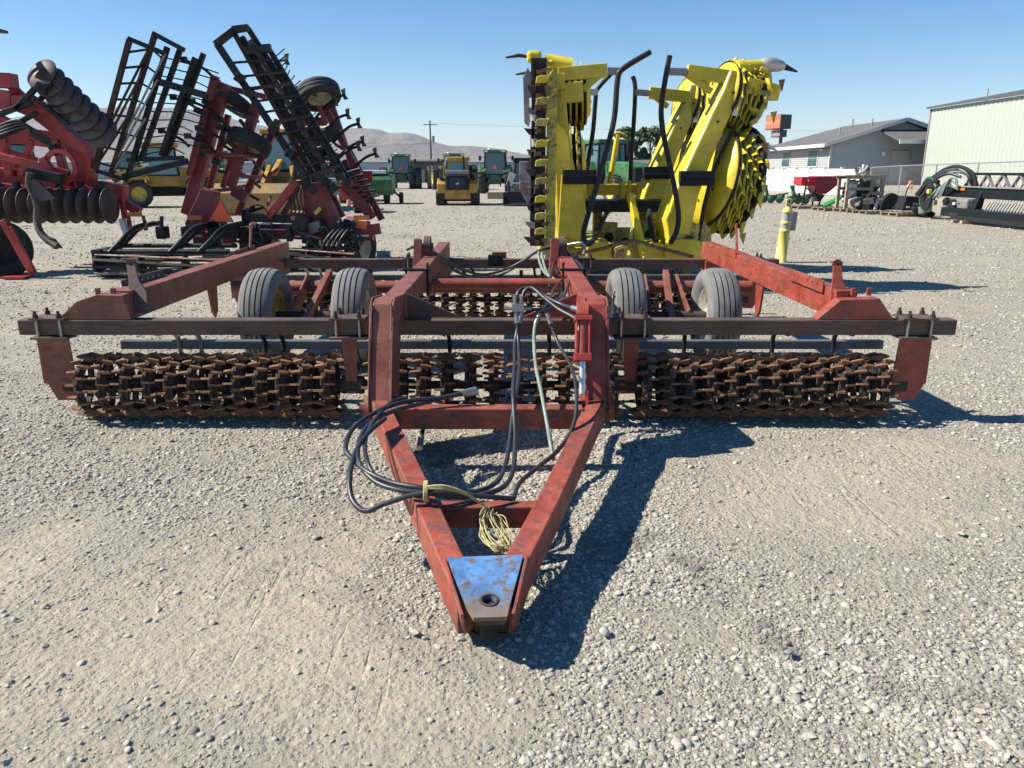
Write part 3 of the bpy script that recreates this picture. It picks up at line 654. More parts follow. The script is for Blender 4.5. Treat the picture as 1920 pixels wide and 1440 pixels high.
# ---------------------------------------------------------------- the roller packer in the middle of the yard
pk = thing('roller_packer', 'long rusty red towed roller packer with crowfoot wheels and blue-tipped drawbar', 'roller packer', (-.13, 6.6, 0), world=True)
CX = -.13
BV = .006
def pbox(name, mat, *a, bevel=BV, parent=pk): return MB().bb(*a).build(name, mat, parent, bevel)
fb = pbox('front_beam', M['brown'], -3.20, 2.88, 4.9, 5.0, .57, .67)
rb = pbox('rear_beam', M['brown'], CX - 3.1, CX + 3.05, 8.45, 8.55, .57, .67)
SBX = {-1: -2.56, 1: 2.19}
for s_ in (-1, 1):
    x = SBX[s_]; mt = M['red'] if s_ < 0 else M['redR']
    sb = MB().bb(x - .065, x + .065, 5.02, 8.72, .655, .835).build('side_beam', mt, pk, BV)
    sb['label'] = 'side beam in faded dusty red paint' if s_ < 0 else 'side beam in brighter red paint'
    MB().bb(x - .085, x + .085, 8.4, 8.62, .50, .652).build('beam_saddle', mt, pk, .004)
    # box gusset welded onto the front beam, outward of the side beam
    o_ = s_
    poly = [(x - o_ * .10, 4.905, .672), (x - o_ * .06, 4.905, .83), (x + o_ * .10, 4.905, .835), (x + o_ * .24, 4.905, .79), (x + o_ * .38, 4.905, .672)]
    if s_ > 0: poly = [(x - .22, 4.905, .672), (x - .08, 4.905, .80), (x + .17, 4.905, .81), (x + .28, 4.905, .672)]
    MB().prism(poly, (0, .10, 0)).build('end_gusset', mt, pk, .004)
    MB().bb(x - .07, x + .07, 5.006, 5.2, .672, .845).build('beam_nose', mt, pk, .004)
    for k in range(2):
        MB().box((x + o_ * (.02 + .1 * k), 4.96, .845), (.03, .02, .05)).build('stop_lug', mt, pk, .003)
    # transport lock lever with its rounded eye, and the drilled rack it drops onto
    top = V((x - s_ * .03, 5.13, 1.0)); bot = V((x + (.12 if s_ < 0 else -.05), 4.99, .70))
    lv = MB(); d = (bot - top); pr_ = V((1, 0, 0)) * .035
    lv.prism([top - pr_ * .8, top + pr_ * .8, top + pr_ * 1.0 + d * .35, top + pr_ * 2 + d * .55, bot + pr_ * 1.5, bot - pr_ * 1.5, top - pr_ * 1.4 + d * .55, top - pr_ + d * .35], (0, .016, 0))
    lv.cyl(top, top + V((0, .016, 0)), .034, n=16)
    lv = lv.build('lock_lever', M['brown'] if s_ < 0 else M['redR'], pk, .003)
    MB().cyl(top + V((0, -.003, 0)), top + V((0, .02, 0)), .010, n=10).build('eye', M['blackd'], lv)
    MB().cyl(V((x + .02, 5.0, .80)), V((x + .02, 5.05, .80)), .03, n=14).build('pivot_bolt', M['rustd'], lv)
    rk = MB().bb(x - .085, x - .075, 5.2, 5.85, .80, .885).build('drilled_rack', M['brown'] if s_ < 0 else M['redR'], pk, .002)
    for k in range(6): MB().cyl((x - .0745, 5.3 + k * .09, .85), (x - .0865, 5.3 + k * .09, .85), .008, n=8).build('hole', M['lamp'] if s_ < 0 else M['blackd'], rk)
    MB().bar((x + s_ * .055, 7.75, .80), (x + s_ * .07, 7.9, 1.06), .045, .014, (1, 0, 0)).cyl((x + s_ * .06, 7.9, 1.06), (x + s_ * .08, 7.9, 1.06), .03).build('lock_lever', mt, pk, .002)
    MB().bb(x - .072, x - .066, 7.35, 7.95, .80, .87).build('rack_plate', mt, pk)
    # wheel-mount hanger under the side beam
    MB().prism([(x - .05, 6.55, .655), (x - .05, 6.75, .655), (x - .05, 6.72, .42), (x - .05, 6.66, .36), (x - .05, 6.6, .42)], (.02, 0, 0)).build('hanger_plate', mt, pk, .003)
# inner beams running forward into the goosenecks
IBX = {-1: -.755, 1: .49}
for s_ in (-1, 1):
    x = IBX[s_]; mt = M['red'] if s_ < 0 else M['redR']
    ib = MB().bb(x - .06, x + .06, 4.78, 8.70, .675, .835).build('inner_beam', mt, pk, BV)
    MB().bb(x - .085, x + .085, 8.38, 8.64, .50, .673).build('beam_saddle', mt, pk, .004)
    # gooseneck: boxed elbow then a slanting upright down to the drawbar hinge
    gn = MB()
    sec = lambda yy, zz, hw: [(x - hw, yy, zz), (x + hw, yy, zz)]
    prof_ = [(4.80, .665), (4.66, .66), (4.42, .20), (4.25, .215), (4.20, .30), (4.43, .855), (4.50, .875), (4.80, .845)]
    gn.prism([(x - .056, y, z) for y, z in prof_], (.112, 0, 0)).build('gooseneck', mt, pk, BV)
    for q in (-1, 1):     # side cheeks standing a little proud of the box
        MB().prism([(x + q * .060, y, z) for y, z in [(4.82, .66), (4.67, .65), (4.44, .22), (4.20, .24), (4.185, .30), (4.415, .85), (4.49, .885), (4.82, .85)]], (q * .010, 0, 0)).build('gooseneck_cheek', mt, pk, .003)
        MB().tube([V((x + q * .057, 4.20 + .0041 * k - .002, .29 + .0105 * k)) + V((rnd.uniform(-.0015, .0015), rnd.uniform(-.002, .001), 0)) for k in range(54)], [rnd.uniform(.004, .006) for k in range(54)], 5).build('weld_bead', M['red'] if s_ < 0 else M['redR'], pk)
        MB().cyl((x + q * .071, 4.27, .27), (x + q * .094, 4.27, .27), .075, n=20).build('hinge_ear', mt, pk, .004)
    # triangular brace plate on the inner side, down to the front beam
    ix = x - s_ * .072
    MB().prism([(ix, 4.96, .835), (ix, 4.96, .675), (ix - s_ * .36, 4.96, .675)], (0, .014, 0)).build('brace_plate', M['brown'] if s_ < 0 else M['redR'], pk, .002)
    # small upright on the beam carrying the rear lift lug
    MB().bar((x - .115, 7.05, .72), (x - .10, 7.1, 1.0), .05, .07, (1, 0, 0)).build('lug_post', mt, pk, .003)
    MB().cyl((x - .06, 7.25, .93), (x + .0, 7.25, .93), .085, n=16).build('lift_lug', M['brown'], pk, .003)
    MB().bb(x - .1, x + .02, 7.2, 7.3, .836, .95).build('lug_base', M['brown'], pk, .003)
    ub = MB(); 
    for q in (-1, 1): ub.cyl((x + q * .085, 6.12, .64), (x + q * .085, 6.12, .90), .010, n=8)
    ub.bb(x - .11, x + .11, 6.085, 6.155, .838, .852).build('u_bolt', M['blackd'], pk)
# cross pipe (rockshaft) and wheels
MB().cyl((-2.49, 6.85, .60), (2.13, 6.85, .60), .055, n=20).build('rockshaft', M['red'], pk)
MB().cyl((-.66, 6.30, .705), (.40, 6.30, .705), .045, n=16).build('cross_pipe', M['redR'], pk)
MB().bb(-.6, .36, 6.8, 6.93, .652, .668).build('step_plate', M['brown'], pk, .003)
def implement_wheel(x, y, z, R, W, rimm, tm, lab, nr=4, face=1):
    hw = W / 2; tb_ = MB()
    crown = lambda q: R * (1 - .05 * (abs(q) / (hw * .8)) ** 2.4)
    seg = lambda a, b_, k=3: [(crown(a + (b_ - a) * i / k), a + (b_ - a) * i / k) for i in range(k + 1)]
    for q in (-1, 1): tb_.lathe([(R * .56, q * hw * .62), (R * .66, q * hw * .92), (R * .80, q * hw), (R * .89, q * hw * .95), (crown(hw * .80), q * hw * .80)], (0, 0, 0), (1, 0, 0), 48)
    edges = np.linspace(-hw * .80, hw * .80, nr + 2); g_ = .006
    for i in range(nr + 1):     # flat ribs with square grooves cut between them
        a, b_ = edges[i] + (g_ if i else 0), edges[i + 1] - (g_ if i < nr else 0)
        tb_.lathe(seg(a, b_), (0, 0, 0), (1, 0, 0), 48)
        if i < nr:
            e_ = edges[i + 1]; d_ = crown(e_) - .024
            tb_.lathe([(crown(e_ - g_), e_ - g_), (d_, e_ - g_)], (0, 0, 0), (1, 0, 0), 48); tb_.lathe([(d_, e_ - g_), (d_, e_ + g_)], (0, 0, 0), (1, 0, 0), 48); tb_.lathe([(d_, e_ + g_), (crown(e_ + g_), e_ + g_)], (0, 0, 0), (1, 0, 0), 48)
    wh = bpy.data.objects.new('wheel', tb_.mesh('tyre', tm)); col.objects.link(wh)
    wh.parent = pk; wh.matrix_local = Matrix.Translation(V((x, y, z)) - V(pk['base'])) @ Matrix.Rotation(rnd.uniform(0, 6), 4, 'X')
    wh['label'] = lab
    MB().lathe([(R * .58, -hw * .66), (R * .54, -hw * .62), (R * .50, -hw * .25), (R * .16, -hw * .1), (0.01, -hw * .1)], (0, 0, 0), (1, 0, 0), 32).lathe([(R * .58, hw * .66), (R * .54, hw * .62), (R * .50, hw * .25), (R * .16, hw * .2), (0.01, hw * .2)], (0, 0, 0), (1, 0, 0), 32).build('rim', rimm, wh)
    hb = MB().cyl((-hw * .55, 0, 0), (hw * .55, 0, 0), R * .17, n=14).build('hub', rimm, wh)
    bl = MB().cyl((-.006, 0, 0), (.006, 0, 0), .011, n=6).mesh('wheel_bolt', M['rustd'])
    for q in (-1, 1):
        for i in range(5): sub(bl, 'wheel_bolt', wh, Matrix.Translation((q * hw * .25 - q * .01, R * .31 * math.cos(i * 1.2566), R * .31 * math.sin(i * 1.2566))))
    return wh
WX = [(-2.05, M['rimy'], 'outer left tyre on a dirty yellow rim'), (-1.31, M['rimw'], 'inner left ribbed tyre, grey with dust'), (.945, M['rimw'], 'inner right ribbed tyre, grey with dust'), (1.70, M['rimw'], 'outer right tyre on a chalky white rim')]
for x, rm_, lb in WX: implement_wheel(x, 6.38, .425, .40, .27, rm_, M['tyre'], lb)
for a, b_ in ((-2.05, -1.31), (.945, 1.70)):
    MB().cyl((a, 6.38, .425), (b_, 6.38, .425), .04, n=12).build('axle', M['rustd'], pk)
    mid_ = (a + b_) / 2
    for q in (-1, 1):
        MB().bar((mid_ + q * .16, 6.38, .42), (mid_ + q * .14, 6.88, .66), .018, .13, (0, -.4, 1)).build('wheel_arm', M['red'], pk, .003)
    MB().bar((mid_ - .02, 6.1, .36), (mid_ + .05, 6.9, .72), .05, .07).build('lift_strut', M['red'], pk, .004)
# clamp plates, U-bolts and gang hangers along both beams
bolt = MB().cyl((0, 0, 0), (0, 0, .022), .017, n=6).cyl((0, 0, .022), (0, 0, .045), .010, n=8).mesh('bolt', M['rustd'])
crod = MB().cyl((0, 0, 0), (0, 0, .125), .009, n=8).mesh('clamp_rod', M['steel'])
def clamp(x, yb, front=True, mt=M['brown'], hang=None):
    c = MB().bb(x - .115, x + .115, yb - .035, yb + .135, .673, .687).build('clamp_plate', mt, pk, .002)
    for dx in (-.075, .075):
        for dy in (-.018, .118): sub(bolt, 'bolt', c, Matrix.Translation((x + dx, yb + dy, .687)))
    for dx in (-.075, .075):
        for dy in (-.018, .118): sub(crod, 'clamp_rod', c, Matrix.Translation((x + dx, yb + dy, .55)))
    MB().bb(x - .12, x + .12, yb - .04, yb + .14, .548, .562).build('lower_plate', mt, c, .002)
def hanger(x, yb, s_, end):
    mt = M['red'] if x < 0 else M['redR']
    h = MB(); yc = yb + .05
    if end:   # channel leg leaning outward, notched toe at the bearing
        a = .105; xo = x
        h.prism([(xo - a, yc - .05, .546), (xo + a, yc - .05, .546), (xo + a - s_ * .01, yc - .05, .24), (xo + a * .55 - s_ * .02, yc - .05, .13), (xo - a * .45 - s_ * .02, yc - .05, .13), (xo - a - s_ * .02, yc - .05, .26)], (0, .014, 0))
        h.bb(xo + s_ * a - .008, xo + s_ * a + .008, yc - .035, yc + .09, .24, .546)
    else:
        h.prism([(x - .05, yc - .05, .546), (x + .05, yc - .05, .546), (x + .035, yc - .05, .18), (x - .035, yc - .05, .18)], (0, .014, 0)).bb(x - .012, x + .012, yc - .035, yc + .08, .18, .546)
    h.build('gang_hanger', mt, pk, .003)
    bx = x - s_ * .09 if end else x
    MB().cyl((bx - .07, yc, .225), (bx + .07, yc, .225), .062, n=16).cyl((bx - .09, yc, .225), (bx + .09, yc, .225), .035, n=12).build('bearing', M['rustd'], pk)
# crowfoot wheel: open spoked ring with paddles stepping left and right round the rim
def crowfoot():
    b_ = MB(); R = .178; nt_ = 15
    b_.lathe([(R - .016, -.030), (R - .004, -.030), (R, -.012), (R, .012), (R - .004, .030), (R - .016, .030)], (0, 0, 0), (1, 0, 0), 32, closed=True, smooth=False)
    n0 = len(b_.f)
    for i in range(nt_):
        for s_, ph in ((-1, 0), (1, .5)):
            a = 2 * PI * (i + ph) / nt_; e = V((0, math.cos(a), math.sin(a))); tg = V((0, -math.sin(a), math.cos(a)))
            x0, x1 = s_ * .002, s_ * .072
            h_ = [(x0, R - .002), (x1 * .5, R + .002), (x1, R + .016), (x1 * .92, R + .026), (x1 * .5, R + .036), (x0, R + .042)]
            b_.prism([V((hx, 0, 0)) + e * hr - tg * .0065 for hx, hr in h_], tg * .013)
    n1 = len(b_.f)
    b_.lathe([(R, -.006), (R + .014, -.005), (R + .014, .005), (R, .006)], (0, 0, 0), (1, 0, 0), 32, smooth=False)
    for i in range(5):
        a = 2 * PI * i / 5 + .3; e = V((0, math.cos(a), math.sin(a)))
        b_.bar(e * .045, e * (R - .006), .022, .034, (1, 0, 0))
    b_.lathe([(.030, -.04), (.052, -.04), (.052, .04), (.030, .04)], (0, 0, 0), (1, 0, 0), 14, closed=True, smooth=False)
    me = b_.mesh('crowfoot_wheel', M['rust']); me.materials.append(M['rustd'])      # teeth orange rust; shade behind them painted in as dark ring and spokes
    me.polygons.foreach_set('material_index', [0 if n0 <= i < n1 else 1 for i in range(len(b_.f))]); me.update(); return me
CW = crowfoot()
def gang(x0, x1, n, yb):
    yc = yb + .05; zc = .222
    g_ = MB().cyl((x0 - .1, yc, zc), (x1 + .1, yc, zc), .028, n=12).build('roller_gang', M['rustd'], pk)
    for i in range(n):
        x = x0 + (x1 - x0) * i / (n - 1)
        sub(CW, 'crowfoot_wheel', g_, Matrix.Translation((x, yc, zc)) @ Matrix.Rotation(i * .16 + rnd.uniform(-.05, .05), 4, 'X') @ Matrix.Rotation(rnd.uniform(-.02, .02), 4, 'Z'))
for yb in (4.9, 8.45):
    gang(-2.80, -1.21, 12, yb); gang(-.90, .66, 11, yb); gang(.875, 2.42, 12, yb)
    for x, s_ in ((-2.99, -1), (2.63, 1)): clamp(x, yb); hanger(x, yb, s_, True)
    for x, s_ in ((-1.06, -1), (.78, 1)): clamp(x, yb); hanger(x, yb, s_, False)
# scraper bars hung behind the gangs
for yb in (5.30, 8.85):
    for a, b_ in ((-2.76, -1.0), (-.98, .74), (.79, 2.62)):
        MB().bb(a, b_, yb, yb + .06, .385, .445).build('scraper_bar', M['galv'], pk, .004)
    for x in (-2.35, -2.2, -1.75, -1.62, -.45, .25, 1.2, 1.82, 2.25):
        MB().tube(smooth_path([(x, yb - .32, .56), (x, yb - .1, .53), (x + .01, yb - .012, .46), (x + .012, yb - .012, .33)], 4), .016, 6).build('scraper_hanger', M['blackd'] if x > -1.8 else M['steel'], pk)
# lower frame pieces seen between the goosenecks
for x in (-.52, .1, .33):
    MB().bb(x - .02, x + .02, 8.35, 8.40, .3, .56).build('frame_leg', M['black'], pk, .002)
MB().bb(-.26, -.10, 8.40, 8.445, .60, .72).build('hose_bracket', M['black'], pk, .003)
MB().bb(-.22, -.06, 8.5, 8.58, .675, .74).build('bracket_block', M['red'], pk, .004)
MB().bb(-.17, -.15, 6.93, 6.96, .6, .70).build('frame_stub', M['red'], pk)
# drawbar
def rail(pts_, name, mt, lab):
    o = MB()
    sec = []
    for i, p in enumerate(pts_):
        p = V(p); d = (V(pts_[min(i + 1, len(pts_) - 1)]) - V(pts_[max(i - 1, 0)])); d.z = 0; d.normalize(); sx_ = V((d.y, -d.x, 0)) * .047
        hh = p.z
        sec.append([p - sx_ - V((0, 0, .14)), p + sx_ - V((0, 0, .14)), p + sx_, p - sx_])
    vv_ = [q for s4 in sec for q in s4]; ff_ = [(3, 2, 1, 0)] if True else []
    for k in range(len(sec) - 1):
        for i in range(4): ff_.append((k * 4 + i, k * 4 + (i + 1) % 4, k * 4 + 4 + (i + 1) % 4, k * 4 + 4 + i))
    e_ = (len(sec) - 1) * 4; ff_.append((e_, e_ + 1, e_ + 2, e_ + 3))
    o.add(vv_, ff_); q = o.build(name, mt, pk, BV); q['label'] = lab
rail([(-.755, 4.22, .335), (-.70, 4.02, .332), (-.363, 2.99, .262), (-.215, 2.56, .205), (-.145, 2.37, .178)], 'drawbar_rail', M['tongue'], 'left scuffed red drawbar rail')
rail([(.49, 4.22, .335), (.43, 4.02, .332), (.148, 2.99, .262), (.008, 2.56, .205), (-.045, 2.37, .178)], 'drawbar_rail', M['tongue'], 'right scuffed red drawbar rail')
pbox('cross_member', M['tongue'], -.66, .39, 4.02, 4.11, .225, .345)
pbox('cross_member', M['tongue'], -.335, .115, 2.985, 3.055, .135, .235)
for s_, x in ((-1, -.755), (1, .49)):
    MB().cyl((x - .12, 4.25, .27), (x + .12, 4.25, .27), .03, n=12).build('hinge_pin', M['rustd'], pk)
MB().box((.49, 4.215, .275), (.14, .02, .13), Matrix.Rotation(-.35, 3, 'X')).build('stop_plate', M['rust'], pk, .003)
MB().prism([(-.126, 2.232, .176), (-.016, 2.236, .176), (-.024, 2.275, .128), (-.120, 2.272, .128)], (0, .012, 0)).build('hitch_lip', M['rustd'], pk, .002)
MB().bb(-.13, -.01, 2.36, 2.375, .035, .16).build('nose_web', M['rustd'], pk)
# hitch nose: two plates with a pin hole, cheeks between
def holed(poly, hc, r, off, n=24):
    bm = bmesh.new(); vs_ = [bm.verts.new(p) for p in poly]; es = [bm.edges.new((vs_[i], vs_[(i + 1) % len(vs_)])) for i in range(len(vs_))]
    p0, p1, p3 = V(poly[0]), V(poly[1]), V(poly[-1]); nn = (p1 - p0).cross(p3 - p0).normalized(); hc = V(hc)
    hc = hc - nn * (hc - p0).dot(nn); ex = (p1 - p0).normalized(); ey = nn.cross(ex)
    hv = [bm.verts.new(hc + ex * (r * math.cos(2 * PI * i / n)) + ey * (r * math.sin(2 * PI * i / n))) for i in range(n)]
    es += [bm.edges.new((hv[i], hv[(i + 1) % n])) for i in range(n)]
    bmesh.ops.triangle_fill(bm, edges=es, use_beauty=True)
    r_ = bmesh.ops.extrude_face_region(bm, geom=bm.faces[:]); bmesh.ops.translate(bm, verts=[e for e in r_['geom'] if isinstance(e, bmesh.types.BMVert)], vec=V(off))
    bmesh.ops.recalc_face_normals(bm, faces=bm.faces[:]); me_ = bpy.data.meshes.new('hitch_plate'); bm.to_mesh(me_); bm.free(); return me_
me_ = holed([(-.238, 2.565, .212), (.042, 2.585, .212), (-.006, 2.30, .184), (-.016, 2.235, .172), (-.126, 2.23, .172), (-.150, 2.28, .180)], (-.078, 2.315, .18), .024, (0, 0, .014))
me_.materials.append(M['blue']); o = bpy.data.objects.new('hitch_plate', me_); col.objects.link(o); o.parent = pk; o.matrix_parent_inverse = Matrix.Translation(-V(pk['base'])); o['label'] = 'worn sky blue hitch plate with a pin hole'
me_ = holed([(-.225, 2.6, .035), (.03, 2.6, .035), (0, 2.40, .03), (-.02, 2.355, .03), (-.13, 2.35, .03), (-.17, 2.39, .03)], (-.078, 2.43, .03), .024, (0, 0, .016))
me_.materials.append(M['rustd']); o = bpy.data.objects.new('hitch_plate', me_); col.objects.link(o); o.parent = pk; o.matrix_parent_inverse = Matrix.Translation(-V(pk['base'])); o['label'] = 'rusty lower hitch plate near the ground'
for a, b_ in (((-.16, 2.255), (-.245, 2.57)), ((-.002, 2.26), (.05, 2.59))):
    MB().prism([(a[0], a[1] + .12, .03), (a[0], a[1], .182), (b_[0], b_[1], .222), (b_[0], b_[1], .06)], (.012 if a[0] > -.1 else -.012, 0, 0)).build('hitch_cheek', M['tongue'], pk, .002)
MB().lathe([(.0245, 0), (.033, 0), (.033, .003), (.0245, .003)], (-.078, 2.315, .1995), (0, -.14, 1), 24, closed=True, smooth=False).build('pin_bushing', M['rustd'], pk)
MB().cyl((-.078, 2.33, .06), (-.078, 2.315, .182), .033, n=20).build('bushing_tube', M['blackd'], pk)
# lift cylinder on the right gooseneck
cy = MB().cyl((.405, 4.33, .775), (.40, 4.255, .585), .034, n=18).build('hydraulic_cylinder', M['redR'], pk)
MB().cyl((.40, 4.255, .585), (.395, 4.17, .385), .019, n=16).build('rod', M['chrome'], cy)
for q in (-1, 1):
    for r_ in (-1, 1): MB().cyl((.404 + q * .036, 4.33 + r_ * .03, .78), (.40 + q * .036, 4.255 + r_ * .03, .58), .006, n=6).build('tie_rod', M['rip'], cy)
MB().box((.405, 4.335, .785), (.10, .09, .03), Matrix.Rotation(-.37, 3, 'X')).build('end_cap', M['rip'], cy, .004)
MB().box((.40, 4.252, .575), (.10, .09, .045), Matrix.Rotation(-.37, 3, 'X')).build('end_cap', M['rip'], cy, .004)
MB().cyl((.404, 4.32, .74), (.402, 4.31, .715), .036, n=18).build('white_band', M['white'], cy)
cl = MB()
for q in (-1, 1): cl.bar((.395 + q * .03, 4.19, .40), (.392 + q * .03, 4.13, .28), .014, .045, (0, 1, 0))
cl.cyl((.34, 4.135, .30), (.45, 4.135, .30), .014, n=10).build('clevis', M['rip'], cy, .002)
MB().bar((.405, 4.36, .80), (.41, 4.42, .86), .07, .03).build('top_lug', M['redR'], cy, .002)
MB().prism([(.36, 4.15, .345), (.43, 4.15, .345), (.42, 4.15, .26), (.37, 4.15, .26)], (0, .02, 0)).build('rod_lug', M['rustd'], cy)
# hydraulic hoses
def hose(pts_, r=.011, mt=None, lab=None, name='hydraulic_hose', fit=(False, False)):
    p = smooth_path(pts_, 8); o = MB().tube(p, r, 8).build(name, mt or M['hose'], pk)
    if lab: o['label'] = lab
    if fit[0]: MB().cyl(p[0], p[0] + (p[0] - p[2]).normalized() * -.07, r * 1.45, n=8).build('coupling', M['steel'], o)
    if fit[1]: e_ = p[-1]; d_ = (p[-1] - p[-3]).normalized(); MB().cyl(e_ - d_ * .05, e_ + d_ * .035, r * 1.5, n=8).build('coupling', M['steel'], o)
    return o
mf = MB().bb(.0, .075, 4.66, 4.71, .765, .815).cyl((.018, 4.68, .80), (.018, 4.68, .87), .014, n=8).cyl((.055, 4.68, .80), (.055, 4.68, .86), .014, n=8).cyl((-.05, 4.68, .785), (.12, 4.68, .785), .012, n=8).build('manifold_block', M['steel'], pk, .003)
D = lambda u, v, Y: at(u, v, Y)
# the pair dropping from the manifold, over the drawbar and into the coil at left
hose([D(968, 585, 4.68), D(972, 640, 4.60), D(974, 690, 4.28), D(968, 735, 3.98), D(960, 790, 3.80), D(956, 825, 3.66), D(948, 870, 3.45), D(930, 905, 3.2), D(890, 922, 3.08), D(840, 926, 3.02), D(790, 915, 3.0), D(735, 905, 3.05), D(690, 885, 3.12), D(660, 860, 3.25), D(648, 838, 3.35), D(665, 800, 3.6), D(715, 768, 3.8), D(765, 752, 3.98), D(830, 745, 4.05), D(882, 733, 4.1)], .012, lab='long black hose looping left and back over the cross member', fit=(True, True))
hose([D(978, 585, 4.68), D(966, 640, 4.60), D(965, 690, 4.28), D(962, 735, 3.97), D(965, 790, 3.79), D(966, 825, 3.66), D(962, 880, 3.42), D(945, 912, 3.15), D(900, 928, 3.06), D(850, 930, 3.0), D(800, 924, 2.98), D(745, 918, 3.0), D(700, 900, 3.08), D(672, 862, 3.22), D(676, 820, 3.45), D(700, 790, 3.68), D(740, 770, 3.85), D(790, 757, 4.0), D(850, 742, 4.08), D(886, 737, 4.1)], .012, lab='second black hose beside the long looping one', fit=(True, True))
hose([D(1012, 588, 4.68), D(1002, 620, 4.62), D(1004, 680, 4.32), D(1016, 740, 3.97), D(1027, 800, 3.77), D(1031, 825, 3.66), D(1038, 862, 3.55)], .011, M['hoseg'], 'dusty green hose hanging into the drawbar', fit=(True, False))
hose([D(1026, 588, 4.68), D(1045, 640, 4.58), D(1072, 690, 4.25), D(1081, 740, 3.97), D(1076, 795, 3.78), D(1050, 840, 3.65), D(1010, 875, 3.4), D(975, 905, 3.2), D(963, 935, 3.05)], .011, M['hose'], 'black hose bowing past the lift cylinder', fit=(True, False))
hose([D(960, 935, 3.03), D(900, 930, 2.98), D(830, 922, 2.96), D(775, 928, 2.95), D(720, 945, 2.93), D(685, 958, 2.92), D(660, 935, 2.98), D(656, 890, 3.1), D(668, 845, 3.3), D(690, 812, 3.5), D(722, 785, 3.7)], .012, M['hose'], 'black hose hanging lowest in the coil at left')
hose([D(712, 905, 3.1), D(690, 870, 3.2), D(684, 835, 3.38), D(692, 805, 3.55), D(715, 772, 3.78), D(738, 752, 3.95), D(760, 748, 4.02)], .011, M['hose'], 'short bend of black hose behind the coil')
hose([D(970, 562, 4.72), D(972, 548, 4.75), D(985, 540, 4.78), D(1005, 545, 4.75), D(1030, 560, 4.68), D(1055, 572, 4.6), D(1082, 580, 4.45)], .013, M['hose'], 'black hose arching from the manifold to the cylinder top', fit=(False, True))
hose([D(980, 560, 4.7), D(984, 546, 4.72), D(998, 540, 4.72), D(1020, 558, 4.64), D(1048, 580, 4.54), D(1075, 595, 4.44), D(1090, 610, 4.36), D(1096, 632, 4.3)], .013, M['hose'], 'black hose sweeping down onto the lift cylinder barrel', fit=(False, True))
hose([D(978, 577, 4.72), D(1010, 580, 4.78), D(1040, 568, 5.0), D(1060, 545, 5.4), D(1070, 520, 5.9), D(1062, 518, 6.1), D(1040, 540, 5.6), D(1030, 565, 5.0), D(1012, 588, 4.68)], .010, M['hose'], 'thin hose doubled back along the right inner beam')
hose([D(1070, 518, 6.0), D(1058, 555, 5.2), D(1040, 572, 4.9), D(1020, 585, 4.7)], .010, M['hose'])
# two hoses slung across between the inner beams
hose([D(762, 468, 7.3), D(785, 462, 7.3), D(815, 482, 7.4), D(850, 506, 7.6), D(885, 519, 7.8), D(920, 520, 7.95), D(950, 510, 8.0), D(985, 487, 7.9), D(1010, 470, 7.8), D(1040, 463, 7.6)], .014, M['hose'], 'black hose slung between the two inner beams')
hose([D(768, 464, 7.3), D(800, 466, 7.3), D(840, 490, 7.5), D(880, 510, 7.75), D(915, 514, 7.9), D(960, 500, 7.95), D(1000, 476, 7.85), D(1030, 462, 7.6), D(1060, 460, 7.4)], .014, M['hose'], 'second hose slung between the inner beams')
for i, pp in enumerate(([(1010, 472, 7.7), (1012, 492, 7.6), (1022, 512, 7.2), (1040, 524, 6.8), (1052, 540, 6.3)], [(1016, 474, 7.7), (1020, 495, 7.5), (1028, 515, 7.1), (1045, 528, 6.6)], [(1060, 445, 7.6), (1050, 470, 7.3), (1040, 492, 7.0), (1033, 515, 6.6), (1030, 540, 6.1)], [(1050, 468, 7.5), (1060, 488, 7.2), (1075, 505, 6.8), (1085, 520, 6.4), (1072, 525, 6.2)], [(1058, 466, 7.4), (1072, 482, 7.2), (1090, 500, 6.8), (1092, 515, 6.4)], [(1020, 470, 7.7), (1032, 490, 7.3), (1044, 508, 7.0), (1050, 520, 6.7)])):
    hose([D(*q) for q in pp], .013, M['hoseg'] if i in (0, 1) else M['hose'])
hose([D(1045, 464, 7.5), D(1070, 458, 7.45), D(1090, 456, 7.4), D(1097, 466, 7.4), D(1094, 476, 7.4)], .014, M['steel'], 'bent steel hydraulic line on the right inner beam')
hose([D(1062, 520, 6.2), D(1070, 515, 6.2), D(1069, 530, 6.0), D(1056, 550, 5.6), D(1040, 562, 5.3)], .009, M['hose'])
# fixed nose weld fittings under the cross member
hose([D(795, 800, 4.1), D(790, 820, 4.0), D(788, 832, 3.95)], .012, M['blackd'], 'short stub of hose under the cross member', fit=(False, True))
# twine tied round the hoses
tw = thing('baling_twine', 'tangle of yellow twine tied round the hoses above the drawbar', 'twine', tuple(D(900, 935, 2.98)), world=True)
def strand(pts_, r=.004): return MB().tube(smooth_path(pts_, 6), r, 5)
wr = MB()
for k in range(4):
    c = D(797 + k * 1.6, 922, 2.97); wr.tube([c + V((0, math.cos(a) * .035, math.sin(a) * .045)) for a in np.linspace(0, 6.28, 14)], .0045, 5)
wr.build('wrap', M['twine'], tw)
for k in range(3): strand([D(800, 912 + k * 2, 2.92), D(830, 910 + k * 3, 2.90), D(865, 920 + k * 2, 2.90), D(895, 938 + k, 2.92), D(918, 955, 2.93)], .004).build('strand', M['twine'], tw)
for k in range(16):
    j = lambda: rnd.uniform(-8, 8)
    strand([D(915 + j() * .6, 950 + j() * .5, 2.93), D(906 + j(), 975 + j(), 2.9), D(908 + j(), 1005 + j(), 2.82), D(930 + j() * 1.6, 1028 + j(), 2.72), D(950 + j() * 1.4, 1022 + j(), 2.76), D(935 + j() * 2, 985 + j() * 2, 2.88), D(920 + j(), 960 + j(), 2.92)], rnd.choice((.0018, .0026))).build('loop', M['twine'], tw)
strand([D(930, 960, 2.93), D(950, 985, 2.86), D(966, 1010, 2.75)], .003).build('strand', M['twine'], tw)
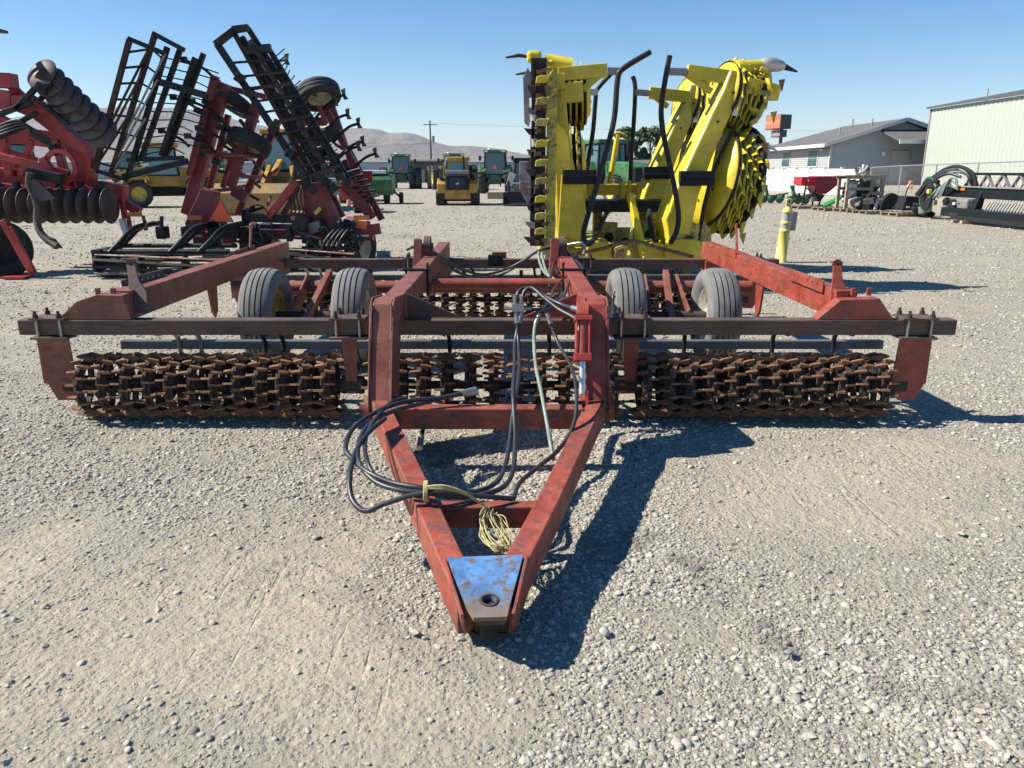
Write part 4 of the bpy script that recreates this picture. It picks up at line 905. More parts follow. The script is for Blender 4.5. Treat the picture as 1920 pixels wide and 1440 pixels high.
# ---------------------------------------------------------------- folded yellow rotary forage header behind the packer
hd = thing('forage_header', 'folded yellow rotary forage header with toothed rotors standing upright', 'forage header', (1.85, 11.6, 0), world=True)
def tooth_disc(R, n, th, name):
    b_ = MB(); Ri = R * .87
    b_.cyl((-th / 2, 0, 0), (th / 2, 0, 0), Ri, n=36); nb = len(b_.f)
    for i in range(n):
        a = 2 * PI * i / n; e = lambda q: V((0, math.cos(q), math.sin(q)))
        w_ = 2 * PI / n
        b_.prism([V((-.008, 0, 0)) + e(a - w_ * .36) * Ri * .99, V((-.008, 0, 0)) + e(a + w_ * .30) * Ri * .99, V((-.004, 0, 0)) + e(a + w_ * .42) * R], (.013, 0, 0))
    me = b_.mesh(name, M['yeld']); me.materials.append(M['yel'])
    me.polygons.foreach_set('material_index', [0 if i < nb else 1 for i in range(len(b_.f))]); me.update(); return me
TD_L = tooth_disc(.79, 22, .03, 'toothed_disc'); TD_S = tooth_disc(.475, 16, .03, 'toothed_disc')
def frame_mat(o, A, U):
    A = V(A).normalized(); U = V(U); U = (U - A * U.dot(A)).normalized(); F = U.cross(A)
    m_ = Matrix((A, F, U)).transposed().to_4x4(); m_.translation = V(o); return m_
def header_unit(s_, O, lean, tag_):
    """one folded wing: a curved arm, a big and a small rotor of stacked toothed discs, dividers along the outer edge"""
    yaw = math.radians(17) if s_ > 0 else math.radians(3)
    U = V((s_ * math.sin(lean), 0, math.cos(lean))); A = V((s_ * math.cos(lean) * math.cos(yaw), math.sin(yaw), -math.sin(lean))).normalized(); O = V(O)
    A = (A - U * A.dot(U)).normalized(); F = U.cross(A) * s_
    Lp = lambda a, f, u: O + A * a + F * f + U * u
    # arm
    path = [(-.42, -.05, -.05), (-.50, -.06, .25), (-.48, -.06, .62), (-.36, -.05, 1.15), (-.22, -.02, 1.65), (-.10, .0, 2.02), (-.05, .02, 2.28)]
    if s_ < 0: path = [(.06, -.05, -.05), (.05, -.06, .25), (.05, -.06, .62), (.10, -.05, 1.15), (.13, -.02, 1.65), (.15, .0, 2.02), (.16, .02, 2.28)]
    wd = [.30, .40, .36, .30, .28, .28, .26] if s_ > 0 else [.30, .36, .34, .26, .22, .22, .22]; dp = [.34, .36, .34, .3, .28, .26, .22]
    vs_, fs = [], []
    for (a, f, u), w_, d_ in zip(path, wd, dp):
        for q, r_ in ((-1, -1), (1, -1), (1, 1), (-1, 1)): vs_.append(Lp(a + q * w_ / 2, f - .05 + r_ * d_ / 2, u))
    n_ = len(path)
    for k in range(n_ - 1):
        for i in range(4): fs.append((k * 4 + i, k * 4 + (i + 1) % 4, k * 4 + 4 + (i + 1) % 4, k * 4 + 4 + i))
    fs += [(0, 1, 2, 3), (4 * n_ - 4, 4 * n_ - 3, 4 * n_ - 2, 4 * n_ - 1)]
    arm = MB().add(vs_, fs).build('folding_arm', M['yel'], hd, .03)
    # rotors: hub faces inward, discs stacked outward
    for (u0, R, td, na, k0) in ((.92, .78, TD_L, 4, -.02), (2.02, .45, TD_S, 4, -.12)):
        c = Lp(k0 + (.07 if s_ > 0 else -.12), .14 if s_ > 0 else .85, u0)
        dr = MB().cyl(c - A * .02, c + A * .33, R * .74, n=28).build('rotor', M['blackd'], hd)
        MB().lathe([(R * .88, .02), (R * .86, -.03), (R * .70, -.05), (R * .62, -.09), (R * .2, -.10), (.01, -.10)], c, A, 32).build('hub_cover', M['yel'], dr)
        for i in range(na):
            o = sub(td, 'toothed_disc', dr); o.matrix_local = frame_mat(c + A * (.03 + i * .085), A, U) @ Matrix.Rotation(i * .13, 4, 'X')
        MB().lathe([(R * .885, -.03), (R * .91, -.03), (R * .91, .01), (R * .885, .01)], c, A, 32, closed=True).build('guard_ring', M['black'], dr)
        bl = MB().cyl((-.012, 0, 0), (0, 0, 0), .022, n=6).mesh('bolt', M['rustd'])
        for i in range(6):
            o = sub(bl, 'bolt', dr); q = 2 * PI * i / 6; o.matrix_local = frame_mat(c - A * .09 + (U * math.cos(q) + F * math.sin(q)) * R * .45, A, U)
    # outer guard and the pointed dividers set round its edge
    for u0, R, k0 in ((.92, .78, -.02), (2.02, .45, -.12)):
        c = Lp(k0 + (.07 if s_ > 0 else -.12), .14 if s_ > 0 else .85, u0) + A * .32
        gd = MB().lathe([(R * .80, 0), (R * .97, 0), (R * .97, .06), (R * .80, .06)], c, A, 32, closed=True, smooth=False).build('skid_guard', M['black'], hd)
        if s_ < 0: continue
        for i in range(9 if R > .6 else 4):
            q = -1.35 + i * .30 if R > .6 else -.45 + i * .55
            rd = (F * -math.cos(q) + U * math.sin(q)); tn = (F * math.sin(q) + U * math.cos(q))
            p0 = c + rd * R * .86; ln = .07 + .07 * ((i * 37) % 5) / 5
            tip = c + A * (ln * .9) + rd * (R * .95 + ln * .2) - tn * (.10 + .05 * (i % 3)) - V((0, 0, .05))
            MB().tube(smooth_path([p0 - A * .08, p0 + A * .04 + rd * .04, (p0 + tip) / 2 + rd * .05, tip], 4), [.02, .03, .034, .036, .038, .038, .036, .034, .032, .028, .02, .012, .004], 7).build('divider_finger', M['silver'] if (R > .6 and i in (7,)) else (M['yeld'] if i % 2 else M['yel']), hd)
    if s_ > 0: MB().cyl(Lp(.30, -.2, 1.50), Lp(.72, -.28, 1.40), .075, .01, n=10).build('cone_divider', M['silver'], hd)
    for i in range(6):
        MB().prism([Lp(.42, -.50, .1 + i * .4), Lp(.42, -.50, .26 + i * .4), Lp(.30, -.54, .22 + i * .4)], F * .012).build('knife_plate', M['rust'] if i % 2 else M['yeld'], hd)
    # top cap, hoop guard and the snout
    tc = MB().cyl(Lp(-.06, -.05, 2.32), Lp(.30, -.05, 2.40), .10, n=14).build('top_cap', M['yel'], hd)
    MB().box(Lp(.30, -.16, 2.12), (.52, .20, .20), frame_mat((0, 0, 0), A, U).to_3x3()).build('arm_extension', M['yel'], hd, .012)
    MB().tube(smooth_path([Lp(.20, -.22, 2.36), Lp(.32, -.26, 2.30), Lp(.36, -.28, 2.05), Lp(.30, -.28, 1.76), Lp(.22, -.26, 1.66)], 6), .035, 8).build('hoop_guard', M['yeld'], hd)
    if s_ < 0:
        MB().tube([Lp(.52, -.3, 2.44), Lp(.62, -.32, 2.46), Lp(.80, -.34, 2.44)], [.02, .026, .012], 7).build('snout_rod', M['rustd'], hd)
        MB().box(Lp(.43, -.3, 2.43), (.19, .2, .14)).build('snout_cap', M['yel'], hd, .04)
        return Lp
    sn = MB().tube(smooth_path([Lp(.26, -.05, 2.28), Lp(.30, -.05, 2.40), Lp(.40, -.07, 2.46), Lp(.62, -.10, 2.48)], 4), [.07, .075, .08, .085, .085, .09, .095, .10, .10, .095, .085, .07, .05], 10).build('snout', M['yel'] if s_ < 0 else M['silver'], hd)
    MB().cyl(Lp(.61, -.10, 2.48), Lp(.84, -.11, 2.455), .045, .012, n=8).build('snout_tip', M['rustd'], sn)
    ab = MB().cyl((0, -.02, 0), (0, 0, 0), .018, n=6).mesh('bolt', M['rustd'])
    for i in range(7):
        a_, f_, u_ = [(-.60, -.24, .35), (-.36, -.24, .35), (-.54, -.24, .75), (-.34, -.24, .80), (-.40, -.22, 1.25), (-.24, -.21, 1.6), (-.10, -.19, 2.0)][i]
        if s_ > 0: o = sub(ab, 'bolt', hd); o.location = Lp(a_, f_, u_) - V(hd['base'])
    # lower bracket plates at the hinge
    MB().prism([Lp(-.52, -.28, -.05), Lp(.1, -.28, -.05), Lp(.0, -.28, .22), Lp(-.12, -.28, .30), Lp(-.5, -.28, .12)], F * .05).build('hinge_plate', M['yeld'], hd, .004)
    MB().cyl(Lp(-.3, -.3, .02), Lp(-.3, .3, .02), .07, n=14).build('hinge_pin', M['black'], hd)
    MB().tube(smooth_path([Lp(-.14, -.26, .05), Lp(-.18, -.27, .5), Lp(-.16, -.27, 1.0), Lp(.0, -.26, 1.6)], 5), .028, 7).build('drive_line', M['black'], hd)
    return Lp
FR = header_unit(1, (2.62, 11.05, .62), math.radians(10), 'fr')
RR = header_unit(1, (2.58, 13.05, .64), math.radians(9), 'rr')
FL = header_unit(-1, (.86, 11.05, .62), math.radians(3), 'fl')
RL = header_unit(-1, (1.0, 13.05, .64), math.radians(3), 'rl')
# white patches on the right arms
for Lq in (FR, RR):
    MB().prism([Lq(-.06, -.215, 1.72), Lq(.02, -.215, 1.72), Lq(.06, -.205, 2.0), Lq(-.0, -.205, 2.0)], (0, -.006, 0)).build('white_patch', M['white'], hd)
# left unit's front cover, guards and plates
MB().bb(.45, .58, 10.52, 10.56, .70, 2.86).build('cover_plate', M['yeld'], hd, .01)
MB().bb(.24, .44, 10.50, 10.54, .62, 2.98).build('chain_guide', M['rustd'], hd, .006)
lk = MB().bb(-.05, .05, -.03, .0, -.028, .028).cyl((-.07, -.015, 0), (.07, -.015, 0), .012, n=6).mesh('chain_link', M['blackd'])
lk2 = MB().bb(-.035, .035, -.03, .0, -.025, .025).mesh('chain_link', M['rust'])
for i in range(32):
    sub(lk if i % 2 else lk2, 'chain_link', hd, Matrix.Translation(V((.335 + .012 * math.sin(i * 1.7), 10.50, .68 + i * .071)) - V(hd['base'])))
    if i % 3 == 0: sub(lk2, 'chain_link', hd, Matrix.Translation(V((.43 + .02 * math.sin(i), 10.515, .70 + i * .071)) - V(hd['base'])))
for z in (.95, 1.25, 1.62, 2.0, 2.35, 2.7):
    MB().bb(.25, .29, 10.46, 10.498, z, z + .22).build('guide_block', M['black'], hd, .004)
MB().prism([(.16, 10.6, 2.2), (.14, 10.6, 2.75), (.20, 10.6, 2.88), (.27, 10.6, 2.75), (.26, 10.6, 2.3), (.22, 10.6, 2.15)], (0, .03, 0)).build('grey_guard', M['greyp'], hd, .004)
MB().prism([(.10, 10.5, 1.36), (.10, 10.5, 1.72), (.24, 10.5, 1.72), (.30, 10.5, 1.6), (.30, 10.5, 1.15), (.22, 10.5, 1.15)], (0, .03, 0)).build('rusty_guard', M['rustplate'], hd, .004)
MB().cyl((.30, 10.52, 1.9), (.27, 10.52, 2.5), .05, n=12).build('silver_roller', M['silver'], hd)
for i, z in enumerate((2.72, 2.46, 2.20, 1.94, 1.70, 1.47, 1.24, 1.02, .82)):
    MB().prism([(.30, 10.44, z - .05), (.44, 10.44, z - .04), (.53 + .02 * (i % 2), 10.44, z + .12), (.45, 10.44, z + .04), (.38, 10.44, z + .05), (.31, 10.44, z + .03)], (0, .05, 0)).build('hook_finger', M['yeld'] if i % 3 else M['yel'], hd, .008)
    MB().prism([(.22, 10.46, z - .15), (.30, 10.46, z - .17), (.31, 10.46, z - .08), (.19 - .02 * (i % 3), 10.46, z - .07)], (0, .04, 0)).build('wear_plate', M['rustplate'] if i % 2 else M['rustd'], hd, .004)
MB().prism([(.66, 10.62, 1.55), (.9, 10.62, 1.55), (1.0, 10.62, 1.1), (.96, 10.62, .72), (.62, 10.62, .72)], (0, .05, 0)).build('side_panel', M['yel'], hd, .01)
D = at
# crop guide tubes
def guide(pts_, r, name='crop_guide'): return MB().tube(smooth_path(pts_, 6), r, 10).build(name, M['black'], hd)
guide([D(1220, 97, 10.5), D(1168, 129, 10.5), D(1158, 150, 10.5), D(1152, 220, 10.5), D(1138, 280, 10.5), D(1120, 345, 10.5), D(1102, 405, 10.5), D(1094, 440, 10.5), D(1102, 458, 10.52), D(1118, 442, 10.7), D(1136, 402, 11.2), D(1158, 380, 11.3), D(1185, 375, 11.4)], .036)
guide([D(1146, 138, 12.8), D(1121, 166, 12.8), D(1117, 182, 12.8), D(1112, 245, 12.8), D(1103, 302, 12.8), D(1098, 345, 12.8)], .036)
guide([D(1256, 104, 10.5), D(1249, 140, 10.5), D(1240, 200, 10.5), D(1243, 245, 10.5), D(1256, 310, 10.5), D(1268, 370, 10.5), D(1272, 415, 10.5), D(1262, 448, 10.52), D(1242, 462, 11.0), D(1224, 442, 10.7), D(1217, 395, 11.3)], .036)
guide([D(1186, 143, 12.8), D(1191, 165, 12.8), D(1188, 235, 12.8), D(1184, 290, 12.8), D(1182, 345, 12.8)], .036)
def strut(a, b_, r, mt, name='guide_arm'): return MB().bar(a, b_, r, r * 1.3).build(name, mt, hd, .006)
strut(D(1046, 140, 10.95), D(1138, 132, 10.95), .13, M['yel']); strut(D(1138, 133, 10.9), D(1166, 134, 10.9), .07, M['greyp'], 'guide_stub'); strut(D(1093, 168, 10.95), D(1132, 136, 10.93), .06, M['yel'], 'guide_brace')
strut(D(1050, 176, 10.95), D(1092, 172, 10.95), .19, M['yel']); strut(D(1094, 173, 11.8), D(1118, 173, 12.8), .07, M['greyp'], 'guide_stub')
strut(D(1366, 145, 10.95), D(1288, 134, 10.95), .13, M['yel']); strut(D(1288, 135, 10.9), D(1252, 134, 10.9), .07, M['greyp'], 'guide_stub'); strut(D(1283, 136, 10.93), D(1334, 172, 10.95), .06, M['yel'], 'guide_brace')
strut(D(1290, 182, 12.85), D(1217, 174, 12.85), .13, M['yel']); strut(D(1217, 175, 12.8), D(1190, 173, 12.8), .07, M['greyp'], 'guide_stub'); strut(D(1219, 175, 12.83), D(1252, 200, 12.85), .06, M['yel'], 'guide_brace')
# black rubber-faced cross bars on the arms
for u0, u1, v0, v1, Y in ((1055, 1116, 318, 346, 10.6), (1274, 1338, 320, 349, 10.6), (1206, 1258, 312, 336, 12.7)):
    a = D(u0, (v0 + v1) / 2, Y); b_ = D(u1, (v0 + v1) / 2, Y); hh = D(u0, v0, Y).z - D(u0, v1, Y).z
    MB().bar(a + V((0, 0, hh * .22)), b_ + V((0, 0, hh * .22)), .16, hh * .52).build('cross_bar', M['black'], hd, .008)
    MB().bar(a - V((0, .01, hh * .26)), b_ - V((0, .01, hh * .26)), .16, hh * .44).build('cross_bar', M['blackd'], hd, .008)
# yellow loading rod with a hooked top, and the front strut
MB().tube(smooth_path([D(1148, 253, 12.4), D(1157, 250, 12.4), D(1168, 252, 12.4), D(1175, 257, 12.4)], 4), .03, 8).build('hook_rod', M['yeld'], hd)
MB().cyl(D(1158, 252, 12.4), D(1143, 345, 12.4), .04, n=10).build('hook_rod', M['yel'], hd)
strut(D(1181, 365, 10.9), D(1207, 478, 10.45), .075, M['yel'], 'front_strut')
strut(D(1187, 428, 10.7), D(1180, 480, 10.6), .05, M['yeld'], 'front_strut'); strut(D(1190, 428, 10.7), D(1200, 470, 10.6), .05, M['yeld'], 'front_strut')
# centre frame
def block(u0, u1, v0, v1, Y, dep, mt, name, bev=.012):
    p0 = D(u0, v1, Y); p1 = D(u1, v0, Y)
    return MB().bb(p0.x, p1.x, Y, Y + dep, p0.z, p1.z).build(name, mt, hd, bev)
block(1100, 1262, 376, 398, 11.5, .7, M['black'], 'deck')
block(1092, 1200, 345, 366, 13.2, .3, M['yel'], 'rear_cross_member')
block(1162, 1173, 340, 376, 11.9, .12, M['yel'], 'lug'); block(1176, 1184, 338, 374, 12.2, .12, M['yel'], 'lug'); block(1194, 1200, 342, 374, 12.2, .12, M['yel'], 'lug')
block(1083, 1094, 345, 400, 11.0, .1, M['yel'], 'upright'); block(1196, 1212, 398, 470, 12.4, .2, M['yeld'], 'upright'); block(1112, 1130, 398, 465, 12.0, .2, M['yeld'], 'upright'); block(1235, 1256, 398, 450, 12.0, .2, M['yeld'], 'upright')
block(1050, 1330, 458, 500, 10.95, 2.6, M['yeld'], 'floor_pan', .03)
for u0, u1, v0, v1, Y, mt in ((1098, 1150, 452, 485, 10.7, 'yel'), (1150, 1186, 462, 485, 10.6, 'yeld'), (1205, 1252, 455, 486, 10.7, 'yel'), (1246, 1318, 448, 484, 10.62, 'yel'), (1010, 1068, 446, 478, 10.55, 'yeld')):
    p0, p1 = D(u0, v1, Y), D(u1, v0, Y); c = (p0 + p1) / 2
    MB().prism([(p0.x, Y, p0.z), (p1.x, Y, p0.z), (p1.x - .02, Y, p1.z - .03), (p1.x - .12, Y, p1.z), (p0.x + .12, Y, p1.z), (p0.x + .02, Y, p1.z - .03)], (0, .8, 0)).build('gear_cover', M[mt], hd, .02)
for u, v in ((1140, 430), (1215, 425), (1170, 440), (1250, 430)):
    p = D(u, v, 11.6); MB().cyl(p - V((0, 0, .3)), p + V((0, 0, .1)), .14, n=16).build('gearbox', M['yeld'], hd)
    MB().cyl(p + V((0, -.16, -.1)), p + V((0, .16, -.1)), .07, n=12).build('drive_shaft', M['blackd'], hd)
MB().tube(smooth_path([D(1072, 478, 10.5), D(1130, 466, 10.5), D(1182, 452, 10.5), D(1240, 466, 10.5), D(1300, 482, 10.5)], 6), .025, 7).build('trip_rod', M['rust'], hd)
for x in (.55, 1.1, 1.9, 2.6, 3.1): MB().bb(x - .06, x + .06, 11.5, 11.62, 0, .4).build('stand_leg', M['yeld'], hd)
# ---------------------------------------------------------------- dark red folded field cultivator
cu_ = thing('field_cultivator', 'dark red field cultivator with wings and black harrows folded up', 'field cultivator', (-4.6, 14, 0), world=True)
def cb(a, b_, w_, mt=None, name='frame_beam', Y=14.3, h_=None, Y2=None, bev=.008, parent=None):
    return MB().bar(D(a[0], a[1], Y), D(b_[0], b_[1], Y2 or Y), w_, h_ or w_, (0, -1, 0)).build(name, mt or M['cult'], parent or cu_, bev)
BK, RD, CR = M['black'], M['rustd'], M['cult']
# centre section on its wheels
cb((350, 436), (700, 442), .16, name='rear_beam', Y=13.6); cb((360, 424), (690, 428), .12, name='main_beam', Y=14.6); cb((365, 445), (440, 445), .2, name='rear_beam', Y=13.4)
cb((455, 407), (582, 412), .14, BK, 'harrow_bar', 13.3)
for u in (372, 470, 560, 650): cb((u, 436), (u + 6, 412), .14, name='fore_aft_beam', Y=13.5, Y2=16.2)
MB().prism([D(352, 440, 13.5), D(346, 418, 13.5), D(376, 355, 13.5), D(404, 360, 13.5), D(398, 440, 13.5)], (0, .25, 0)).build('wing_hinge_plate', CR, cu_, .01)
MB().prism([D(572, 425, 13.5), D(566, 345, 13.5), D(602, 340, 13.5), D(640, 420, 13.5), D(640, 432, 13.5)], (0, .2, 0)).build('wing_hinge_plate', CR, cu_, .01)
MB().prism([D(640, 355, 13.9), D(676, 348, 13.9), D(702, 408, 13.9), D(690, 412, 13.9), D(655, 372, 13.9)], (0, .12, 0)).build('wing_hinge_plate', CR, cu_, .01)
cb((503, 406), (556, 340), .12, M['rip'], 'fold_link', 13.2); cb((530, 405), (560, 350), .09, CR, 'fold_link', 13.6)
for u in (545, 552, 560, 567): MB().tube(smooth_path([D(u, 345, 13.4), D(u - 3, 370, 13.35), D(u + 2, 395, 13.35), D(u - 6, 415, 13.3)], 4), .018, 6).build('hydraulic_hose', M['hose'], cu_)
for u0, u1, v in ((352, 378, 408), (546, 578, 409), (663, 692, 408)):
    a, b_ = D(u0, v, 13.2), D(u1, v, 13.2)
    rl_ = MB().bar(a, b_, .03, .075).build('reflector', M['amber'], cu_)
    MB().bar(a + V((0, .05, -.18)), b_ + V((0, .05, -.18)), .1, .24).build('light_bracket', CR, cu_, .006)
    MB().bar(a + V((.04, 0, -.30)), b_ + V((-.02, 0, -.30)), .03, .03).build('white_strip', M['white'], cu_)
MB().bar(D(700, 420, 13.3), D(704, 440, 13.3), .12, .2, (1, 0, 0)).build('light_bracket', CR, cu_, .005)
MB().bar(D(593, 393, 13.28), D(598, 398, 13.28), .14, .03, (0, -1, 0)).build('decal', M['decal'], cu_)
MB().bar(D(637, 361, 13.85), D(625, 364, 13.85), .03, .06).build('decal', M['white'], cu_)
MB().bar(D(666, 419, 13.15), D(688, 424, 13.15), .03, .13).build('reflector', M['amber'], cu_)
smv = MB().prism([D(392, 415, 12.9), D(434, 415, 12.9), D(413, 377, 12.9)], (0, .012, 0)).build('slow_vehicle_triangle', M['smv'], cu_); smv['label'] = 'fluorescent orange-red slow vehicle triangle'
for a, b_ in (((389, 416), (437, 416)), ((437, 416), (413, 373)), ((413, 373), (389, 416))):
    MB().bar(D(a[0], a[1], 12.91), D(b_[0], b_[1], 12.91), .012, .035, (0, -1, 0)).build('border', M['smvr'], smv)
cb((412, 415), (418, 460), .035, M['greyp'], 'sign_post', 12.95)
def big_tyre(c, ax, R, W, parent, rim, name='wheel', tm=None):
    ax = V(ax).normalized(); h = W / 2
    o = MB().lathe([(R * .55, -h * .7), (R * .72, -h), (R * .9, -h * .96), (R * .975, -h * .72), (R, -h * .35), (R * .985, -h * .30), (R * .985, -h * .22), (R, -h * .18), (R, h * .18), (R * .985, h * .22), (R * .985, h * .30), (R, h * .35), (R * .975, h * .72), (R * .9, h * .96), (R * .72, h), (R * .55, h * .7)], c, ax, 36).build(name, tm or M['tyred'], parent)
    for q in (-1, 1): MB().lathe([(R * .57, q * h * .72), (R * .52, q * h * .66), (R * .46, q * h * .35), (R * .15, q * h * .3), (.005, q * h * .32)], c, ax, 24).build('rim', rim, o)
    return o
big_tyre(D(676, 462, 13.6), (1, -.32, 0), .40, .26, cu_, M['rimw'])
big_tyre(D(503, 458, 14.5), (1, .1, 0), .40, .26, cu_, M['rimw']); big_tyre(D(470, 458, 14.5), (1, .1, 0), .40, .26, cu_, M['rimw']); big_tyre(D(398, 455, 14.5), (1, .1, 0), .40, .26, cu_, M['rimw']); big_tyre(D(590, 455, 15.5), (1, .1, 0), .40, .26, cu_, M['rimw'])
# left wing
for a, b_, w_, Y in (((352, 402), (421, 156), .20, 14.2), ((356, 330), (404, 142), .12, 14.0), ((394, 352), (428, 215), .10, 14.6), ((432, 350), (482, 195), .16, 14.4), ((446, 402), (522, 225), .12, 14.9), ((418, 352), (450, 245), .10, 15.2), ((404, 160), (500, 182), .10, 14.8)):
    cb(a, b_, w_, Y=Y, name='wing_beam')
for a, b_, Y in (((392, 286), (474, 294), 14.2), ((388, 360), (452, 352), 14.2), ((455, 330), (487, 334), 14.4), ((395, 292), (470, 300), 14.9)):
    cb(a, b_, .06, M['cult'], 'walk_plank', Y, h_=.34)
cb((438, 356), (462, 372), .18, CR, 'hinge_block', 14.2)
big_tyre(D(437, 191, 14.6), (.5, .3, .8), .36, .24, cu_, M['rimw']); big_tyre(D(466, 268, 14.3), (.3, .35, .9), .40, .26, cu_, M['rimw'])
for a, b_ in (((425, 200), (470, 215)), ((430, 240), (455, 260)), ((450, 225), (462, 240)), ((415, 245), (445, 240))):
    MB().bar(D(a[0], a[1], 14.0), D(b_[0], b_[1], 14.2), .05, .05).build('lift_link', BK, cu_, .004)
# left harrow: long black bars, rolling-basket slats and spring tines, standing on end
bars = [((178, 318), (243, 74), RD), ((207, 332), (291, 63), RD), ((240, 330), (314, 88), BK), ((264, 300), (338, 92), BK), ((302, 292), (366, 108), BK), ((310, 296), (382, 100), BK)]
hb_ = [cb(a, b_, .078, m_, 'harrow_bar', 13.0 + .12 * i) for i, (a, b_, m_) in enumerate(bars)]
lerp2 = lambda a, b_, t_: (a[0] + (b_[0] - a[0]) * t_, a[1] + (b_[1] - a[1]) * t_)
for t_ in (.06, .18, .30, .42, .54, .66, .78, .90):
    cb(lerp2(*bars[0][:2], t_), lerp2(*bars[1][:2], t_ * .98 + .01), .035, BK, 'basket_slat', 13.05); cb(lerp2(*bars[1][:2], t_), lerp2(*bars[2][:2], t_), .03, BK, 'basket_slat', 13.15)
for t0, t1 in ((.1, .75), (.25, .95), (.02, .45)):
    cb(lerp2(*bars[0][:2], t0), lerp2(*bars[1][:2], t1), .035, RD, 'basket_slat', 13.0); cb(lerp2(*bars[1][:2], t0), lerp2(*bars[2][:2], t1), .03, M['greyp'], 'basket_slat', 13.1)
cb((240, 72), (308, 100), .07, BK, 'end_arm', 12.95); cb((286, 62), (346, 94), .07, BK, 'end_arm', 13.1); cb((290, 151), (392, 181), .11, BK, 'harrow_arm', 13.2); cb((232, 332), (352, 302), .10, BK, 'harrow_arm', 13.2); cb((238, 300), (345, 296), .07, BK, 'harrow_arm', 13.3); cb((180, 320), (240, 338), .06, BK, 'end_arm', 13.0)
for i in range(13):
    t_ = .08 + i * .07; p0 = lerp2(*bars[2][:2], 1 - t_); p1 = lerp2(*bars[5][:2], 1 - t_)
    ex = 34 + 10 * math.sin(i * 2.1)
    MB().tube([D(p0[0], p0[1], 13.3), D(p1[0] + 6, p1[1] + 12, 13.5), D(p1[0] + ex, p1[1] + 22, 13.6)], .011, 5).build('spring_tine', BK, cu_)
for u, v in ((345, 112), (325, 182), (303, 245), (352, 255), (385, 215), (360, 190), (372, 240)):
    MB().tube(smooth_path([D(u, v, 13.6), D(u + 14, v + 6, 13.7), D(u + 36, v + 16, 13.8), D(u + 52, v + 30, 13.9)], 4), .026, 6).build('shank', BK, cu_)
    MB().box(D(u, v, 13.6), (.09, .09, .09)).build('shank_clamp', BK, cu_)
for i in range(9): MB().box(D(395 + rnd.uniform(-24, 24), 175 + i * 16, 13.9), (.12, .12, .10), Matrix.Rotation(.4, 3, 'Y')).build('shank_clamp', BK, cu_, .01)
# right wing
for a, b_, w_, Y in (((602, 186), (716, 412), .11, 14.2), ((560, 232), (640, 408), .15, 14.3), ((622, 196), (694, 412), .10, 14.9), ((532, 215), (606, 420), .12, 15.0), ((645, 300), (668, 350), .10, 14.6), ((655, 280), (690, 350), .09, 15.2)):
    cb(a, b_, w_, Y=Y, name='wing_beam')
cb((562, 228), (612, 228), .14, CR, 'wing_cross_beam', 14.2); cb((600, 284), (640, 292), .06, M['cult'], 'walk_plank', 14.2, h_=.3); cb((616, 354), (672, 346), .06, M['cult'], 'walk_plank', 14.0, h_=.34); cb((660, 328), (690, 326), .06, M['cult'], 'walk_plank', 14.8, h_=.3); cb((548, 192), (575, 200), .22, CR, 'wing_cross_beam', 14.6)
MB().box(D(690, 331, 14.5), (.16, .03, .2)).build('reflector', M['rip'], cu_)
t1 = big_tyre(D(598, 177, 14.0), (-.25, .42, .87), .37, .26, cu_, M['rimw']); big_tyre(D(604, 250, 14.3), (-.25, -.30, .92), .36, .26, cu_, M['rimw'])
cb((598, 200), (612, 232), .07, CR, 'wheel_fork', 13.9)
rbars = [((407, 82), (578, 340), BK, .10), ((437, 58), (592, 338), RD, .075), ((452, 70), (606, 332), BK, .11), ((470, 75), (618, 326), RD, .08), ((464, 52), (640, 322), BK, .08), ((503, 90), (650, 330), BK, .08)]
for i, (a, b_, m_, w_) in enumerate(rbars): cb(a, b_, w_, m_, 'harrow_bar', 13.0 + .1 * (i % 3))
cb((404, 84), (438, 58), .10, BK, 'end_arm', 12.95); cb((436, 56), (466, 52), .10, BK, 'end_arm', 12.98); cb((460, 96), (508, 90), .12, BK, 'end_arm', 13.0)
for t_ in (.14, .24, .33, .42, .50, .58, .66, .74, .82, .90, .97):
    a = lerp2(*rbars[0][:2], t_); b_ = lerp2(*rbars[5][:2], t_ - .05)
    cb(a, b_, .055 if int(t_ * 100) % 2 else .035, BK if int(t_ * 50) % 2 else RD, 'basket_slat', 12.95)
for i in range(6):
    t0 = .12 + i * .14; cb(lerp2(*rbars[1][:2], t0), lerp2(*rbars[4][:2], t0 + .1), .05, RD, 'basket_slat', 13.15); cb(lerp2(*rbars[2][:2], t0 + .08), lerp2(*rbars[4][:2], t0 + .02), .13, BK, 'bearing_plate', 13.25, h_=.03)
for t_ in (.25, .36, .62, .8, .95): MB().box(D(*lerp2(*rbars[0][:2], t_), 12.9), (.14, .12, .14), Matrix.Rotation(.6, 3, 'Y')).build('bar_clamp', BK, cu_, .01)
for i in range(8): MB().box(D(560 + i * 13, 330 + (i % 3) * 12, 13.0), (.14, .14, .12), Matrix.Rotation(.5 * i, 3, 'Y')).build('bar_clamp', BK, cu_, .01)
